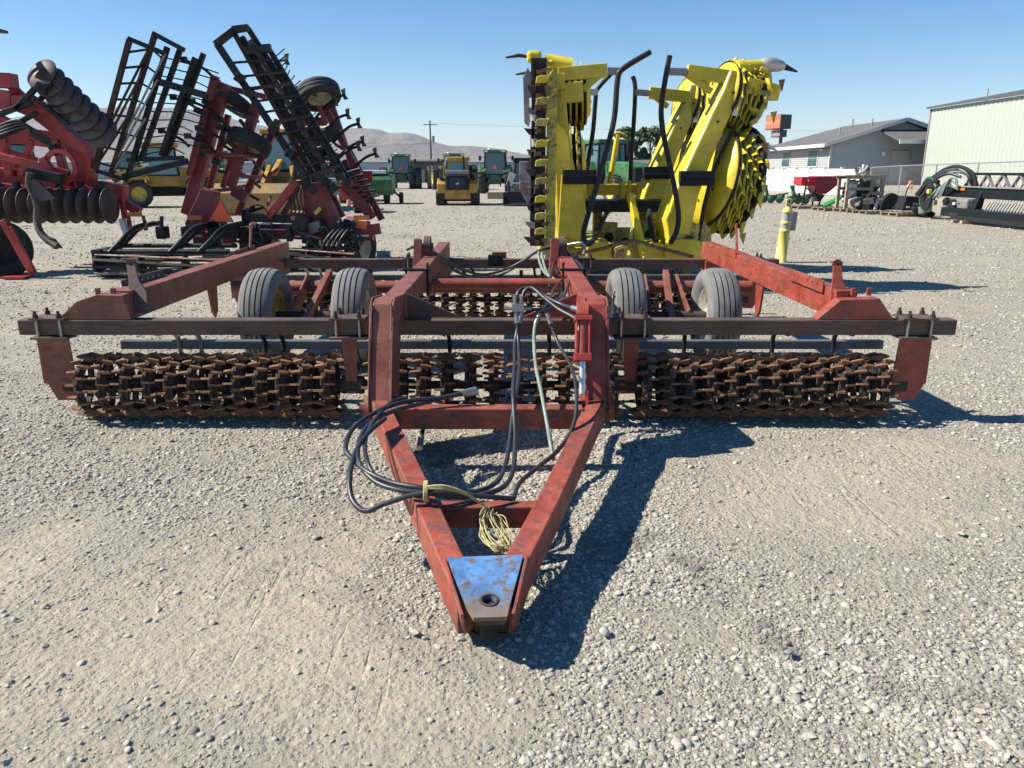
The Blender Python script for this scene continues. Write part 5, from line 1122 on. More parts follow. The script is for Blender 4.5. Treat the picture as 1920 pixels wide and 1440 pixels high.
# spring shanks with sweeps sticking out of the right wing
for (u0, v0), (u1, v1) in (((508, 125), (537, 112)), ((546, 172), (574, 160)), ((610, 200), (645, 178)), ((606, 205), (628, 190)), ((622, 232), (652, 215)), ((640, 250), (672, 232)), ((644, 285), (680, 266)), ((640, 292), (672, 275)), ((668, 310), (704, 288)), ((566, 180), (590, 172))):
    p = smooth_path([D(u0 - 16, v0 + 18, 14.1), D(u0, v0, 14.0), D((u0 + u1) / 2, (v0 + v1) / 2 - 4, 13.9), D(u1, v1, 13.85)], 4)
    s_ = MB().tube(p, .024, 6).build('shank', BK, cu_); e_ = p[-1]; dd = (p[-1] - p[-3]).normalized(); nn = dd.cross(V((0, 1, 0))).normalized()
    MB().prism([e_ - dd * .03 + nn * .09, e_ + dd * .05 + nn * .10, e_ + dd * .02, e_ + dd * .05 - nn * .08, e_ - dd * .03 - nn * .07], (0, .05, 0)).build('sweep', M['disk'], s_)
for i in range(10): MB().box(D(620 + i * 8 + rnd.uniform(-6, 6), 300 + i * 11, 14.0), (.12, .12, .10), Matrix.Rotation(.5, 3, 'Y')).build('shank_clamp', BK, cu_, .01)
for i in range(7):
    MB().tube(smooth_path([D(640 + i * 8, 330 + i * 8, 13.9), D(655 + i * 8, 322 + i * 9, 13.8), D(676 + i * 7, 316 + i * 10, 13.7)], 4), .022, 6).build('shank', BK, cu_)
# hanging clutter over the rear beam: coils, hoses, brackets
for i in range(16):
    u = rnd.uniform(380, 660); v = rnd.uniform(415, 450)
    MB().tube(smooth_path([D(u, v, 13.1), D(u + rnd.uniform(-20, 20), v - rnd.uniform(2, 18), 13.0), D(u + rnd.uniform(-10, 30), v + 6, 12.95), D(u + rnd.uniform(10, 40), v + 22, 12.9)], 4), .022, 6).build('hydraulic_hose', M['hose'], cu_)
for i in range(18):
    u = rnd.uniform(370, 670); v = rnd.uniform(418, 468)
    MB().box(D(u, v, 13.0 + rnd.uniform(0, .8)), (rnd.uniform(.08, .25), .12, rnd.uniform(.06, .3)), Matrix.Rotation(rnd.uniform(-.6, .6), 3, 'Y')).build('bracket', (BK, CR, M['greyp'], BK)[i % 4], cu_, .01)
# extra spring tines, levelling chains and short links filling the folded wings
for i in range(22):
    t_ = .05 + i * .042; p0 = lerp2((585, 345), (462, 110), t_); MB().tube([D(p0[0] + 30, p0[1] - 12, 13.3), D(p0[0] + 46, p0[1] - 20, 13.4), D(p0[0] + 58 + 6 * math.sin(i), p0[1] - 34, 13.5)], .010, 5).build('spring_tine', BK, cu_)
for i in range(20):
    u = rnd.uniform(355, 520); v = rnd.uniform(215, 400); MB().bar(D(u, v, 14.6), D(u + rnd.uniform(6, 34), v + rnd.uniform(-16, 16), 14.8), .035, .05).build('shank_link', BK if i % 3 else CR, cu_, .004)
for i in range(16):
    u = rnd.uniform(600, 690); v = 250 + (u - 600) * 1.3 + rnd.uniform(-20, 40); MB().bar(D(u, v, 14.4), D(u + rnd.uniform(6, 26), v + rnd.uniform(-12, 18), 14.6), .035, .05).build('shank_link', BK if i % 2 else CR, cu_, .004)
# trailing baskets resting on the ground behind, left and right
def rear_basket(uL, uR, v, Y, s0):
    a, b_ = D(uL, v, Y), D(uR, v, Y); mid_ = (a + b_) / 2
    MB().cyl(a, b_, .045, n=10).build('basket_frame', BK, cu_); MB().cyl(a + V((.1, .35, .06)), b_ + V((0, .35, .06)), .035, n=10).build('basket_frame', BK, cu_)
    MB().cyl(a + V((.05, -.05, -.12)), b_ + V((0, -.05, -.12)), .03, n=8).build('basket_frame', RD, cu_)
    zc = .19; R = .18; p0 = V((a.x - .1, Y - .05, zc)); p1 = V((b_.x, Y - .05, zc))
    bs_ = MB().cyl(p0, p1, .03, n=8).build('rolling_basket', RD, cu_)
    for i in range(10):
        q = 2 * PI * i / 10; d_ = V((0, math.cos(q), math.sin(q))) * R; d2 = V((0, math.cos(q + .7), math.sin(q + .7))) * R
        MB().bar(p0 + d_, p1 + d2, .04, .012, d_).build('slat', BK if i % 3 else M['rustplate'], bs_)
    for k in range(4):
        p = p0.lerp(p1, k / 3); MB().lathe([(R - .02, -.01), (R - .02, .01), (.03, .01), (.03, -.01)], p, (1, 0, 0), 14, closed=True, smooth=False).build('basket_disc', RD, bs_)
    MB().bb(a.x - .16, a.x - .02, Y - .1, Y + .4, .12, a.z + .04).build('end_plate', BK, cu_, .01)
rear_basket(196, 430, 472, 12.0, 0); rear_basket(545, 668, 476, 12.9, 1)
for u in (205, 318, 372):
    for k in (0, 1): MB().tube(smooth_path([D(u + k * 16, 474 - k * 6, 11.95 + k * .3), D(u + 22 + k * 16, 452 - k * 6, 12.1 + k * .3), D(u + 46 + k * 14, 428 - k * 2, 12.4 + k * .3), D(u + 84 + k * 10, 418, 12.9 + k * .3)], 4), .04, 8).build('basket_arm', BK, cu_)
for k in range(4): MB().tube(smooth_path([D(602 + k * 9, 474, 12.8), D(612 + k * 9, 450, 12.8), D(632 + k * 8, 428, 12.9), D(650 + k * 5, 420, 13.1)], 4), .032, 7).build('basket_arm', BK, cu_)
cb((303, 405), (303, 440), .05, BK, 'park_pin', 12.4); MB().tube(smooth_path([D(270, 432, 12.3), D(278, 418, 12.3), D(295, 417, 12.3), D(302, 424, 12.3), D(292, 432, 12.3)], 5), .012, 6).build('hydraulic_hose', M['hose'], cu_)
MB().tube(smooth_path([D(462, 404, 13.2), D(470, 388, 13.1), D(488, 385, 13.1), D(502, 398, 13.1), D(506, 408, 13.2)], 5), .012, 6).build('hydraulic_hose', M['hose'], cu_)
for u in (305, 352, 402, 440): MB().box(D(u, 436, 12.9), (.16, .2, .2)).build('harrow_mount', BK, cu_, .02)

# ---------------------------------------------------------------- red disk ripper at the left edge
rp = thing('disk_ripper', 'bright red disk ripper with raised disk gang at the left edge', 'disk ripper', (-8.6, 13, 0), world=True)
RP = M['rip']
def rbm(a, b_, w_, mt=None, name='frame_beam', Y=13., h_=None, Y2=None): return MB().bar(D(a[0], a[1], Y), D(b_[0], b_[1], Y2 or Y), w_, h_ or w_, (0, -1, 0)).build(name, mt or RP, rp, .012)
MB().prism([D(20, 178, 12.9), D(48, 178, 12.9), D(78, 196, 12.9), D(160, 270, 12.9), D(170, 300, 12.9), D(162, 352, 12.9), D(140, 352, 12.9), D(134, 300, 12.9), D(112, 262, 12.9), D(60, 222, 12.9), D(20, 205, 12.9)], (0, .34, 0)).build('wing_arm', RP, rp, .02)
rbm((-60, 240), (128, 266), .26, Y=13.3); rbm((-60, 322), (168, 348), .26, Y=13.4); rbm((-60, 347), (150, 372), .22, Y=13.0); rbm((-40, 282), (130, 326), .10, Y=12.8, name='tie_bar'); rbm((-60, 306), (60, 306), .2, Y=13.8)
rbm((-30, 150), (28, 152), .22, Y=13.0); rbm((-20, 185), (30, 190), .3, Y=13.1); rbm((80, 296), (98, 326), .12, name='hinge_link', Y=12.7); rbm((98, 272), (108, 290), .12, M['black'], 'hinge_link', 12.8)
rbm((150, 350), (190, 372), .16, Y=12.9); rbm((186, 352), (236, 362), .24, Y=13.2); rbm((222, 372), (262, 398), .14, Y=13.2); rbm((228, 372), (235, 410), .08, Y=13.0)
MB().lathe([(.20, 0), (.27, 0), (.27, .06), (.20, .06)], D(116, 312, 12.75), (0, -1, 0), 24, closed=True, smooth=False).build('hinge_ring', RP, rp)
MB().bar(D(238, 402, 12.9), D(266, 402, 12.9), .03, .07).build('reflector', M['amber'], rp); rbm((240, 405), (245, 432), .06, M['cult'], 'bracket', 12.9); rbm((268, 404), (275, 432), .05, M['cult'], 'bracket', 12.9)
rbm((228, 410), (238, 440), .09, M['white'], 'striped_post', 13.0)
for a, b_, w_ in (((-30, 225), (60, 192), .08), ((10, 246), (70, 210), .07), ((30, 205), (66, 166), .08), ((60, 166), (98, 158), .07), ((-10, 262), (50, 236), .06), ((60, 180), (128, 232), .06), ((70, 160), (90, 172), .14)): rbm(a, b_, w_, M['black'], 'gang_link', 12.75)
for k in range(6): rbm((76 + k * 17, 186 + k * 15), (90 + k * 17, 172 + k * 15), .07, M['black'], 'gang_link', 12.9)
for i in range(4): MB().tube(smooth_path([D(0, 235 + i * 6, 12.7), D(30 + i * 6, 225 + i * 4, 12.6), D(60, 240 + i * 5, 12.65), D(96, 262 + i * 4, 12.7)], 4), .018, 6).build('hydraulic_hose', M['hose'], rp)
disc = MB().lathe([(.01, .06), (.09, .055), (.18, .035), (.255, .004), (.262, -.004), (.18, .02), (.09, .038), (.01, .042)], (0, 0, 0), (0, 0, 1), 28).mesh('disk_blade', M['disk'])
def disk_gang(a, b_, n, nrm, sc, Y, spool):
    p0, p1 = D(a[0], a[1], Y), D(b_[0], b_[1], Y)
    g_ = MB().cyl(p0, p1, .05 * spool, n=10).build('disk_gang', M['rustd'], rp)
    q = V(nrm).normalized().to_track_quat('Z', 'Y').to_matrix().to_4x4()
    for i in range(n): sub(disc, 'disk_blade', g_, Matrix.Translation(p0.lerp(p1, i / (n - 1))) @ q @ Matrix.Scale(sc, 4))
disk_gang((78, 138), (192, 250), 8, (-.2, -.85, .5), 1.0, 12.9, 2.6)
disk_gang((-36, 385), (206, 386), 12, (1., -.06, .0), 1.08, 12.7, 1.5)
rbm((-20, 360), (200, 368), .08, M['black'], 'gang_beam', 12.9)
for u in (-5, 30, 70, 110, 150, 190): rbm((u, 340), (u + 4, 384), .09, M['black'], 'disk_hanger', 12.8)
MB().tube(smooth_path([D(56, 324, 12.3), D(54, 345, 12.3), D(64, 368, 12.3), D(70, 390, 12.3), D(69, 410, 12.3), D(74, 432, 12.25), D(88, 449, 12.2), D(108, 462, 12.15)], 5), [.05] * 16 + [.055] * 20, 8).build('ripper_shank', M['disk'], rp)
MB().prism([D(54, 336, 12.25), D(66, 336, 12.25), D(92, 360, 12.25), D(104, 372, 12.25), D(78, 378, 12.25), D(62, 366, 12.25)], (0, .05, 0)).build('shank_bracket', M['disk'], rp, .004)
MB().prism([D(88, 444, 12.15), D(99, 448, 12.15), D(114, 466, 12.15), D(100, 462, 12.15)], (0, .07, 0)).build('shank_point', M['disk'], rp, .004)
rbm((52, 322), (118, 336), .16, M['black'], 'shank_trip', 12.5)
for a, b_, w_ in (((-40, 205), (60, 250), .14), ((0, 215), (20, 330), .12), ((60, 262), (40, 330), .10), ((105, 262), (128, 350), .12), ((-40, 268), (70, 300), .08), ((20, 160), (60, 200), .12), ((150, 300), (176, 360), .14)): rbm(a, b_, w_, None, 'frame_brace', 13.2)
w_ = big_tyre(D(0, 468, 12.35), (.8, -.6, 0), .46, .32, rp, M['black'])
big_tyre(D(-46, 468, 12.35), (.8, -.6, 0), .46, .32, rp, M['black'])
rbm((6, 412), (62, 512), .10, M['rip'], 'jack_leg', 12.0); rbm((20, 424), (64, 508), .04, M['rip'], 'jack_leg', 11.93); MB().bb(-7.85, -7.5, 11.8, 12.1, .0, .03).build('jack_foot', M['rip'], rp)
rbm((-60, 372), (20, 400), .2, M['cult'], 'axle_beam', 12.9)
MB().box(D(0, 58, 12.9), (.1, .25, .04)).build('wing_tip', M['disk'], rp); rbm((-70, 74), (-2, 59), .06, M['cult'], 'wing_tip_arm', 12.9); rbm((-70, 74), (-55, 330), .14, M['rip'], 'wing_upright', 13.0)
# ---------------------------------------------------------------- machines further back in the yard
def lugs(R, W, n, mat):
    b_ = MB()
    for i in range(n):
        a = 2 * PI * i / n
        for s_ in (-1, 1):
            aa = a + (0 if s_ < 0 else PI / n)
            p0 = V((s_ * .02, R * math.cos(aa), R * math.sin(aa))); a2 = aa + .16
            p1 = V((s_ * W * .5, R * .985 * math.cos(a2), R * .985 * math.sin(a2)))
            b_.bar(p0, p1, .045, .07, V((0, math.cos(aa), math.sin(aa))))
    return b_
def field_wheel(parent, x, y, R, W, rimm, name='wheel', ag=True, tm=None):
    h = W / 2
    b_ = MB().lathe([(R * .55, -h * .8), (R * .8, -h), (R * .92, -h * .95), (R * .955, -h * .7), (R * .955, h * .7), (R * .92, h * .95), (R * .8, h), (R * .55, h * .8)], (0, 0, 0), (1, 0, 0), 32)
    o = b_.build(name, tm or M['tyred'], parent); o.location = (x, y, R)
    if ag: l_ = lugs(R * .965, W, 18, None).build('tread_lugs', tm or M['tyred'], o); l_['kind'] = 'stuff'
    for q in (-1, 1): MB().lathe([(R * .57, q * h * .82), (R * .53, q * h * .75), (R * .5, q * h * .3), (R * .2, q * h * .2), (.01, q * h * .25)], (0, 0, 0), (1, 0, 0), 24).build('rim', rimm, o)
    return o
def cab(parent, x0, x1, y0, y1, z0, z1, frame, roofm, glass, name='cab', taper=.08):
    c = MB()
    P0 = [(x0, y0, z0), (x1, y0, z0), (x1, y1, z0), (x0, y1, z0)]; P1 = [(x0 + taper, y0 + taper, z1), (x1 - taper, y0 + taper, z1), (x1 - taper, y1 - taper, z1), (x0 + taper, y1 - taper, z1)]
    for a, b_ in zip(P0, P1): c.bar(a, b_, .09, .09)
    for i in range(4): c.bar(P0[i], P0[(i + 1) % 4], .1, .1); c.bar(P1[i], P1[(i + 1) % 4], .09, .09)
    o = c.build(name, frame, parent)
    for i in range(4):
        j = (i + 1) % 4; MB().add([P0[i], P0[j], P1[j], P1[i]], [(0, 1, 2, 3)]).build('window', glass, o)
    MB().bb(x0 - .05, x1 + .05, y0 - .1, y1 + .1, z1, z1 + .2).build('roof', roofm, o, .05)
    MB().bb((x0 + x1) / 2 - .3, (x0 + x1) / 2 + .3, (y0 + y1) / 2 - .2, (y0 + y1) / 2 + .3, z0, z0 + .95).build('seat', M['blackd'], o, .05)
    return o
def tractor(label, loc, rz, duals=True, big=False, cabc='green'):
    o = thing('tractor', label, 'tractor', loc, rz, 'green tractors parked across the yard')
    G_ = M['green']; k = 1.1 if big else 1.0
    for x in ((-.95, -1.55, .95, 1.55) if duals else (-.95, .95)): field_wheel(o, x * k, 0, .95 * k, .5, M['rimy'])
    for x in (-.95, .95) + ((-1.55, 1.55) if big else ()): field_wheel(o, x * k, 2.9 * k, (.95 * k if big else .72), .45, M['rimy'])
    MB().cyl((-1.5 * k, 0, .95 * k), (1.5 * k, 0, .95 * k), .13).build('rear_axle', M['blackd'], o)
    MB().cyl((-.9, 2.9 * k, .75), (.9, 2.9 * k, .75), .11).build('front_axle', M['green'], o)
    MB().bb(-.35, .35, -.5, 3.2 * k, .7, 1.25).build('chassis', M['greend'], o, .04)
    hd_ = MB().prism([(-.45, .95, 1.2), (-.45, 3.7 * k, 1.05), (-.45, 3.75 * k, 1.75), (-.45, 3.3 * k, 1.95), (-.45, .95, 2.05)], (.9, 0, 0)).build('hood', G_, o, .05)
    MB().bb(-.36, .36, 3.72 * k, 3.82 * k, 1.1, 1.7).build('grille', M['blackd'], hd_)
    cab(o, -.78, .78, -.75, .9, 1.35, 2.85, M['blackd'], G_, M['glass'])
    for s_ in (-1, 1):
        MB().prism([(s_ * .6, -.95, 1.5), (s_ * .6, -.6, 2.0), (s_ * .6, .45, 2.02), (s_ * .6, .8, 1.6), (s_ * .6, .6, 1.5), (s_ * .6, -.5, 1.45)], (s_ * .55, 0, 0)).build('fender', G_, o, .03)
        MB().bar((s_ * .8, .95, 2.5), (s_ * 1.25, 1.0, 2.55), .04, .04).build('mirror_arm', M['blackd'], o); MB().bb(s_ * 1.2 - .09, s_ * 1.2 + .09, .97, 1.02, 2.3, 2.65).build('mirror', M['blackd'], o)
        MB().box((s_ * .62, -.86, 2.93), (.22, .06, .12)).build('work_lamp', M['lamp'], o)
        MB().box((s_ * .85, -.92, 1.75), (.14, .05, .1)).build('tail_lamp', M['rip'], o)
        MB().bar((s_ * .38, -.5, .75), (s_ * .45, -1.35, .55), .09, .12).build('lift_arm', M['black'], o); MB().bar((s_ * .42, -.6, 1.5), (s_ * .44, -1.1, .62), .06, .06).build('lift_link', M['black'], o)
    MB().bb(-.42, .42, -.72, -.5, .65, 1.5).build('rear_housing', M['greend'], o, .03)
    MB().prism([(-.2, -.98, 1.72), (.2, -.98, 1.72), (0, -.98, 2.05)], (0, .02, 0)).build('slow_vehicle_triangle', M['smv'], o)
    MB().cyl((-.62, 1.25, 1.9), (-.62, 1.25, 3.0), .06).build('exhaust', M['blackd'], o)
    MB().lathe([(.14, 0), (.14, .05), (.07, .11), (.01, .12)], (-.45, .2, 3.05), (0, 0, 1), 14).build('gps_receiver', M['lamp'], o)
    return o
tractor('green tractor with dual wheels left of the utility pole', (-10.1, 73, 0), .05)
tractor('big green articulated tractor half hidden behind the yellow track loader', (-5.1, 70, 0), .22, True, True)
tractor('green tractor nearest the yellow header, its rear window facing the yard', (-1.2, 58, 0), -.04, False)
tractor('green tractor seen through the arms of the yellow header', (4.55, 39.5, 0), PI + .35, False)
tractor('green tractor behind the right wing of the cultivator', (-16.4, 63, 0), .1, False)
tractor('green tractor behind the left wing of the cultivator', (-22.4, 60, 0), -.1, False)
tractor('green tractor standing farthest left behind the raised harrow', (-29.5, 62, 0), .2, False)
# compact track loader seen from behind
ctl = thing('track_loader', 'yellow compact track loader seen from behind with a dark grille', 'track loader', (-2.6, 37.9, 0), .03)
for s_ in (-1, 1):
    tk = MB().prism([(s_ * .62, y, z) for y, z in ((-.05, .12), (.2, .0), (2.1, .0), (2.45, .2), (2.4, .55), (2.0, .68), (.2, .68), (-.05, .5))], (s_ * .42, 0, 0)).build('track', M['tyred'], ctl, .03)
    for i in range(12): MB().bb(s_ * .62, s_ * 1.04, -.09 + (.02 if i % 2 else 0), -.02, .06 + i * .05, .09 + i * .05).build('track_lug', M['tyred'], tk)
    MB().prism([(s_ * .55, -.1, .55), (s_ * .55, -.15, 1.0), (s_ * .55, .3, 1.25), (s_ * .55, 2.3, 1.05), (s_ * .55, 2.3, .7), (s_ * .55, .2, .6)], (s_ * .42, 0, 0)).build('side_body', M['yelm'], ctl, .04)
    MB().bar((s_ * .78, .1, 1.2), (s_ * .78, .35, 1.75), .16, .22).build('lift_tower', M['blackd'], ctl, .02); MB().bar((s_ * .78, .2, 1.7), (s_ * .78, 2.7, 1.2), .13, .2).build('lift_arm', M['yelm'], ctl, .02); MB().bar((s_ * .78, 2.7, 1.2), (s_ * .72, 3.0, .3), .13, .16).build('lift_arm', M['yelm'], ctl, .02)
    MB().box((s_ * .45, -.14, 1.33), (.2, .05, .1)).build('tail_lamp', M['lamp'], ctl)
MB().bb(-.62, .62, -.12, 1.9, .28, .75).build('lower_body', M['yelm'], ctl, .04)
en = MB().bb(-.55, .55, -.2, .6, .72, 1.42).build('engine_door', M['blackd'], ctl, .06)
MB().prism([(-.36, -.24, .78), (.36, -.24, .78), (.36, -.24, 1.15), (.25, -.24, 1.28), (-.25, -.24, 1.28), (-.36, -.24, 1.15)], (0, .035, 0)).build('grille', plain('dark_blue_grille', (.012, .018, .035), .4), en, .01)
MB().prism([(-.10, -.252, .985), (-.03, -.252, 1.02), (.03, -.252, 1.07), (.07, -.252, 1.05), (.04, -.252, 1.02), (.10, -.252, .99), (.02, -.252, .985), (-.02, -.252, .96)], (0, .008, 0)).build('emblem', M['lamp'], en)
MB().bb(-.56, .56, -.1, .75, 1.43, 1.62).build('rear_hood', M['greyp'], ctl, .04)
cab(ctl, -.5, .5, .7, 2.1, 1.0, 2.05, M['yelm'], M['yelm'], M['glassl'])
MB().cyl((.3, .2, 1.6), (.3, .2, 2.25), .05).build('exhaust', M['blackd'], ctl)
bk = MB().prism([(-1.0, 2.9, .1), (-1.0, 3.6, .05), (-1.0, 3.55, .15), (-1.0, 3.1, .2), (-1.0, 2.95, .75), (-1.0, 2.85, .75)], (2., 0, 0)).build('bucket', M['blackd'], ctl)
# wheel loaders
def wheel_loader(label, loc, rz, k, lift, bucketm, group='yellow wheel loaders'):
    o = thing('wheel_loader', label, 'wheel loader', loc, rz, group); Yl = M['yelm']
    for y in (-1.55 * k, 1.55 * k):
        for x in (-.98 * k, .98 * k): field_wheel(o, x, y, .68 * k, .5 * k, M['rimy'])
        MB().cyl((-.9 * k, y, .68 * k), (.9 * k, y, .68 * k), .14 * k).build('axle', M['blackd'], o)
    MB().bb(-.5 * k, .5 * k, -2.3 * k, 2.4 * k, .55 * k, 1.05 * k).build('chassis', M['blackd'], o, .03)
    rh = MB().prism([(-.75 * k, .5 * k, 1.0 * k), (-.75 * k, 2.9 * k, .9 * k), (-.75 * k, 3.0 * k, 1.5 * k), (-.75 * k, 2.7 * k, 1.85 * k), (-.75 * k, .5 * k, 2.05 * k)], (1.5 * k, 0, 0)).build('engine_hood', Yl, o, .06)
    MB().bb(-.55 * k, .55 * k, 2.9 * k, 3.05 * k, 1.0 * k, 1.6 * k).build('grille', M['blackd'], rh)
    for s_ in (-1, 1):
        for y in (-1.55 * k, 1.55 * k):
            MB().prism([(s_ * .72 * k, y - .8 * k, 1.2 * k), (s_ * .72 * k, y - .55 * k, 1.5 * k), (s_ * .72 * k, y + .55 * k, 1.5 * k), (s_ * .72 * k, y + .8 * k, 1.2 * k), (s_ * .72 * k, y + .5 * k, 1.42 * k), (s_ * .72 * k, y - .5 * k, 1.42 * k)], (s_ * .5 * k, 0, 0)).build('fender', M['blackd'] if y > 0 else Yl, o, .02)
        MB().bar((s_ * .45 * k, -.9 * k, 1.75 * k), (s_ * .5 * k, -2.6 * k, (1.0 + lift) * k), .16 * k, .34 * k).build('lift_arm', Yl, o, .02); MB().bar((s_ * .5 * k, -2.6 * k, (1.0 + lift) * k), (s_ * .5 * k, -3.4 * k, (.45 + lift) * k), .16 * k, .3 * k).build('lift_arm', Yl, o, .02)
        MB().cyl((s_ * .4 * k, -.8 * k, 1.0 * k), (s_ * .48 * k, -2.3 * k, (.95 + lift * .8) * k), .07 * k).build('lift_cylinder', M['blackd'], o)
        MB().box((s_ * .75 * k, -1.0 * k, 2.2 * k), (.2, .15, .2)).build('work_lamp', M['lamp'], o)
    MB().bar((0, -1.0 * k, 2.0 * k), (0, -2.9 * k, (1.5 + lift) * k), .2 * k, .2 * k).build('tilt_link', Yl, o, .02)
    MB().bb(-.8 * k, .8 * k, -1.1 * k, .55 * k, 1.05 * k, 1.6 * k).build('cab_base', Yl, o, .04)
    cab(o, -.72 * k, .72 * k, -1.05 * k, .5 * k, 1.6 * k, 3.05 * k, M['blackd'], M['yelm'], M['glassl'])
    MB().prism([(-1.4 * k, -3.35 * k, (.9 + lift) * k), (-1.4 * k, -3.3 * k, (.15 + lift) * k), (-1.4 * k, -3.6 * k, lift * k + .04), (-1.4 * k, -4.5 * k, lift * k + .02), (-1.4 * k, -4.5 * k, lift * k + .07), (-1.4 * k, -3.6 * k, (.1 + lift) * k), (-1.4 * k, -3.42 * k, (.25 + lift) * k), (-1.4 * k, -3.5 * k, (1.05 + lift) * k)], (2.8 * k, 0, 0)).build('bucket', bucketm, o)
    for s_ in (-1, 1): MB().prism([(s_ * 1.4 * k, -3.35 * k, (.9 + lift) * k), (s_ * 1.4 * k, -3.3 * k, (.1 + lift) * k), (s_ * 1.4 * k, -4.45 * k, lift * k + .03), (s_ * 1.4 * k, -3.55 * k, (1.05 + lift) * k)], (s_ * .04, 0, 0)).build('bucket_side', bucketm, o)
    return o
wheel_loader('yellow wheel loader standing side-on behind the raised black harrow', (-15.9, 36.8, 0), math.radians(-62), .86, .0, M['blackd'])
bg_ = paint('scraped_yellow_bucket', (.34, .19, .03), .45, .5, .55, 2.2, rustc=(.19, .15, .10), dust=.35)
wl_ = wheel_loader('yellow wheel loader behind the cultivator, its scraped bucket facing the yard', (-9.7, 34.2, 0), .12, 1.0, .0, bg_)
# push blade standing against the bucket: the big scraped plate seen between the cultivator beams
pl = thing('dozer_blade', 'scraped yellow blade standing upright behind the slow vehicle triangle', 'blade', (-9.6, 29.3, 0))
MB().prism([(-1.5, 0, 0), (-1.5, -.16, .45), (-1.5, -.16, .8), (-1.5, .05, 1.15), (-1.5, .12, 1.15), (-1.5, -.06, .8), (-1.5, -.06, .45), (-1.5, .1, 0)], (2.9, 0, 0)).build('plate', bg_, pl)
for x in (-1., 0, 1.): MB().bar((x, .05, .1), (x, .7, .3), .1, .14).build('brace', M['yelm'], pl)
# green hay implement at left of the track loader
gm_ = thing('green_implement', 'low green hay implement with a round white emblem on its rear', 'hay implement', (-7.15, 39.6, 0), .06)
MB().prism([(-1.55, -.2, .42), (-1.55, -.45, .75), (-1.55, -.4, 1.3), (-1.55, .2, 1.45), (-1.55, 1.6, 1.4), (-1.55, 1.6, .45)], (2.75, 0, 0)).build('body', M['green'], gm_, .05)
MB().bb(-1.5, 1.2, -.47, -.42, 1.16, 1.25).build('pale_ledge', plain('pale_green', (.30, .42, .26), .5), gm_); MB().bb(-1.2, .9, -.3, .2, 1.46, 1.62).build('top_cover', M['white'], gm_, .03)
MB().cyl((-.25, -.46, .98), (-.25, -.49, .98), .13, n=20).build('emblem', M['lamp'], gm_)
for x in (-1.35, .85): field_wheel(gm_, x, .35, .36, .3, M['rimy'], ag=False)
w3 = field_wheel(gm_, 1.55, .6, .28, .2, M['rimy'], ag=False)
MB().bar((1.0, .5, .8), (1.5, .6, .3), .1, .1).build('caster_arm', M['green'], gm_); MB().bar((-1.5, -.3, .5), (1.2, -.3, .5), .12, .14).build('rear_bar', M['greend'], gm_)
for x in (-1.2, -.4, .4): MB().bar((x, .5, 1.45), (x + .15, .8, 1.8), .06, .06).build('bracket', M['black'], gm_)
# skid steer with a black bucket, half behind the header
sk_ = thing('skid_steer', 'grey skid steer with a low black bucket beside the yellow header', 'skid steer', (.6, 38.6, 0), .0)
for s_ in (-1, 1):
    for y in (0, 1.1): field_wheel(sk_, s_ * .68, y, .38, .28, M['rimw'], ag=False)
    MB().bar((s_ * .78, 1.6, 1.5), (s_ * .78, -.6, 1.0), .12, .18).build('lift_arm', M['blackd'], sk_, .02); MB().bar((s_ * .78, -.6, 1.0), (s_ * .7, -.9, .35), .12, .16).build('lift_arm', M['blackd'], sk_, .02)
MB().bb(-.55, .55, -.2, 1.8, .3, 1.05).build('body', M['greyp'], sk_, .05); cab(sk_, -.5, .5, -.1, 1.2, 1.0, 2.0, M['blackd'], M['blackd'], M['glass'])
MB().bar((-.55, -.3, 1.5), (-.75, -.35, .9), .05, .3).build('side_panel', M['silver'], sk_)
MB().prism([(-1.0, -.9, .05), (-1.0, -.95, .6), (-1.0, -1.05, .62), (-1.0, -1.1, .12), (-1.0, -1.6, .06), (-1.0, -1.6, .02)], (2.0, 0, 0)).build('bucket', M['blackd'], sk_)
for s_ in (-1, 1): MB().prism([(s_ * 1.0, -.9, .03), (s_ * 1.0, -.95, .6), (s_ * 1.0, -1.6, .04)], (s_ * .03, 0, 0)).build('bucket_side', M['blackd'], sk_)
# timber stack left of the skid steer
tb = thing('timber_stack', 'pale timber stack lying between the track loader and the skid steer', 'timber', (-.55, 47, 0))
for i in range(3):
    for j in range(3): MB().bb(-.9, .75, -.3 + .22 * j, -.1 + .22 * j, .13 * i, .13 * i + .12).build('plank', M['wood'], tb, .005)
# red tractor between the cultivator and the hay implement, and one behind the ripper
def red_tractor(label, loc, rz):
    o = thing('tractor', label, 'tractor', loc, rz, 'red tractors at the left')
    for x in (-.85, .85): field_wheel(o, x, 0, .8, .42, M['rimw']); field_wheel(o, x, 2.4, .55, .32, M['rimw'])
    MB().bb(-.4, .4, -.4, 3.2, .6, 1.1).build('chassis', M['blackd'], o, .04); MB().prism([(-.42, .9, 1.1), (-.42, 3.3, 1.0), (-.42, 3.3, 1.6), (-.42, .9, 1.8)], (.84, 0, 0)).build('hood', M['rip'], o, .05)
    cab(o, -.72, .72, -.6, .9, 1.25, 2.6, M['blackd'], M['rip'], M['glass'])
    for s_ in (-1, 1): MB().prism([(s_ * .6, -.8, 1.3), (s_ * .6, -.5, 1.72), (s_ * .6, .5, 1.72), (s_ * .6, .8, 1.3), (s_ * .6, .5, 1.55), (s_ * .6, -.5, 1.55)], (s_ * .4, 0, 0)).build('fender', M['rip'], o, .02)
red_tractor('red tractor behind the raised arm of the disk ripper', (-19.8, 31.5, 0), 1.2)
rbx = thing('red_implement', 'low red implement with a dark tyre right of the cultivator', 'implement', (-6.25, 31.0, 0))
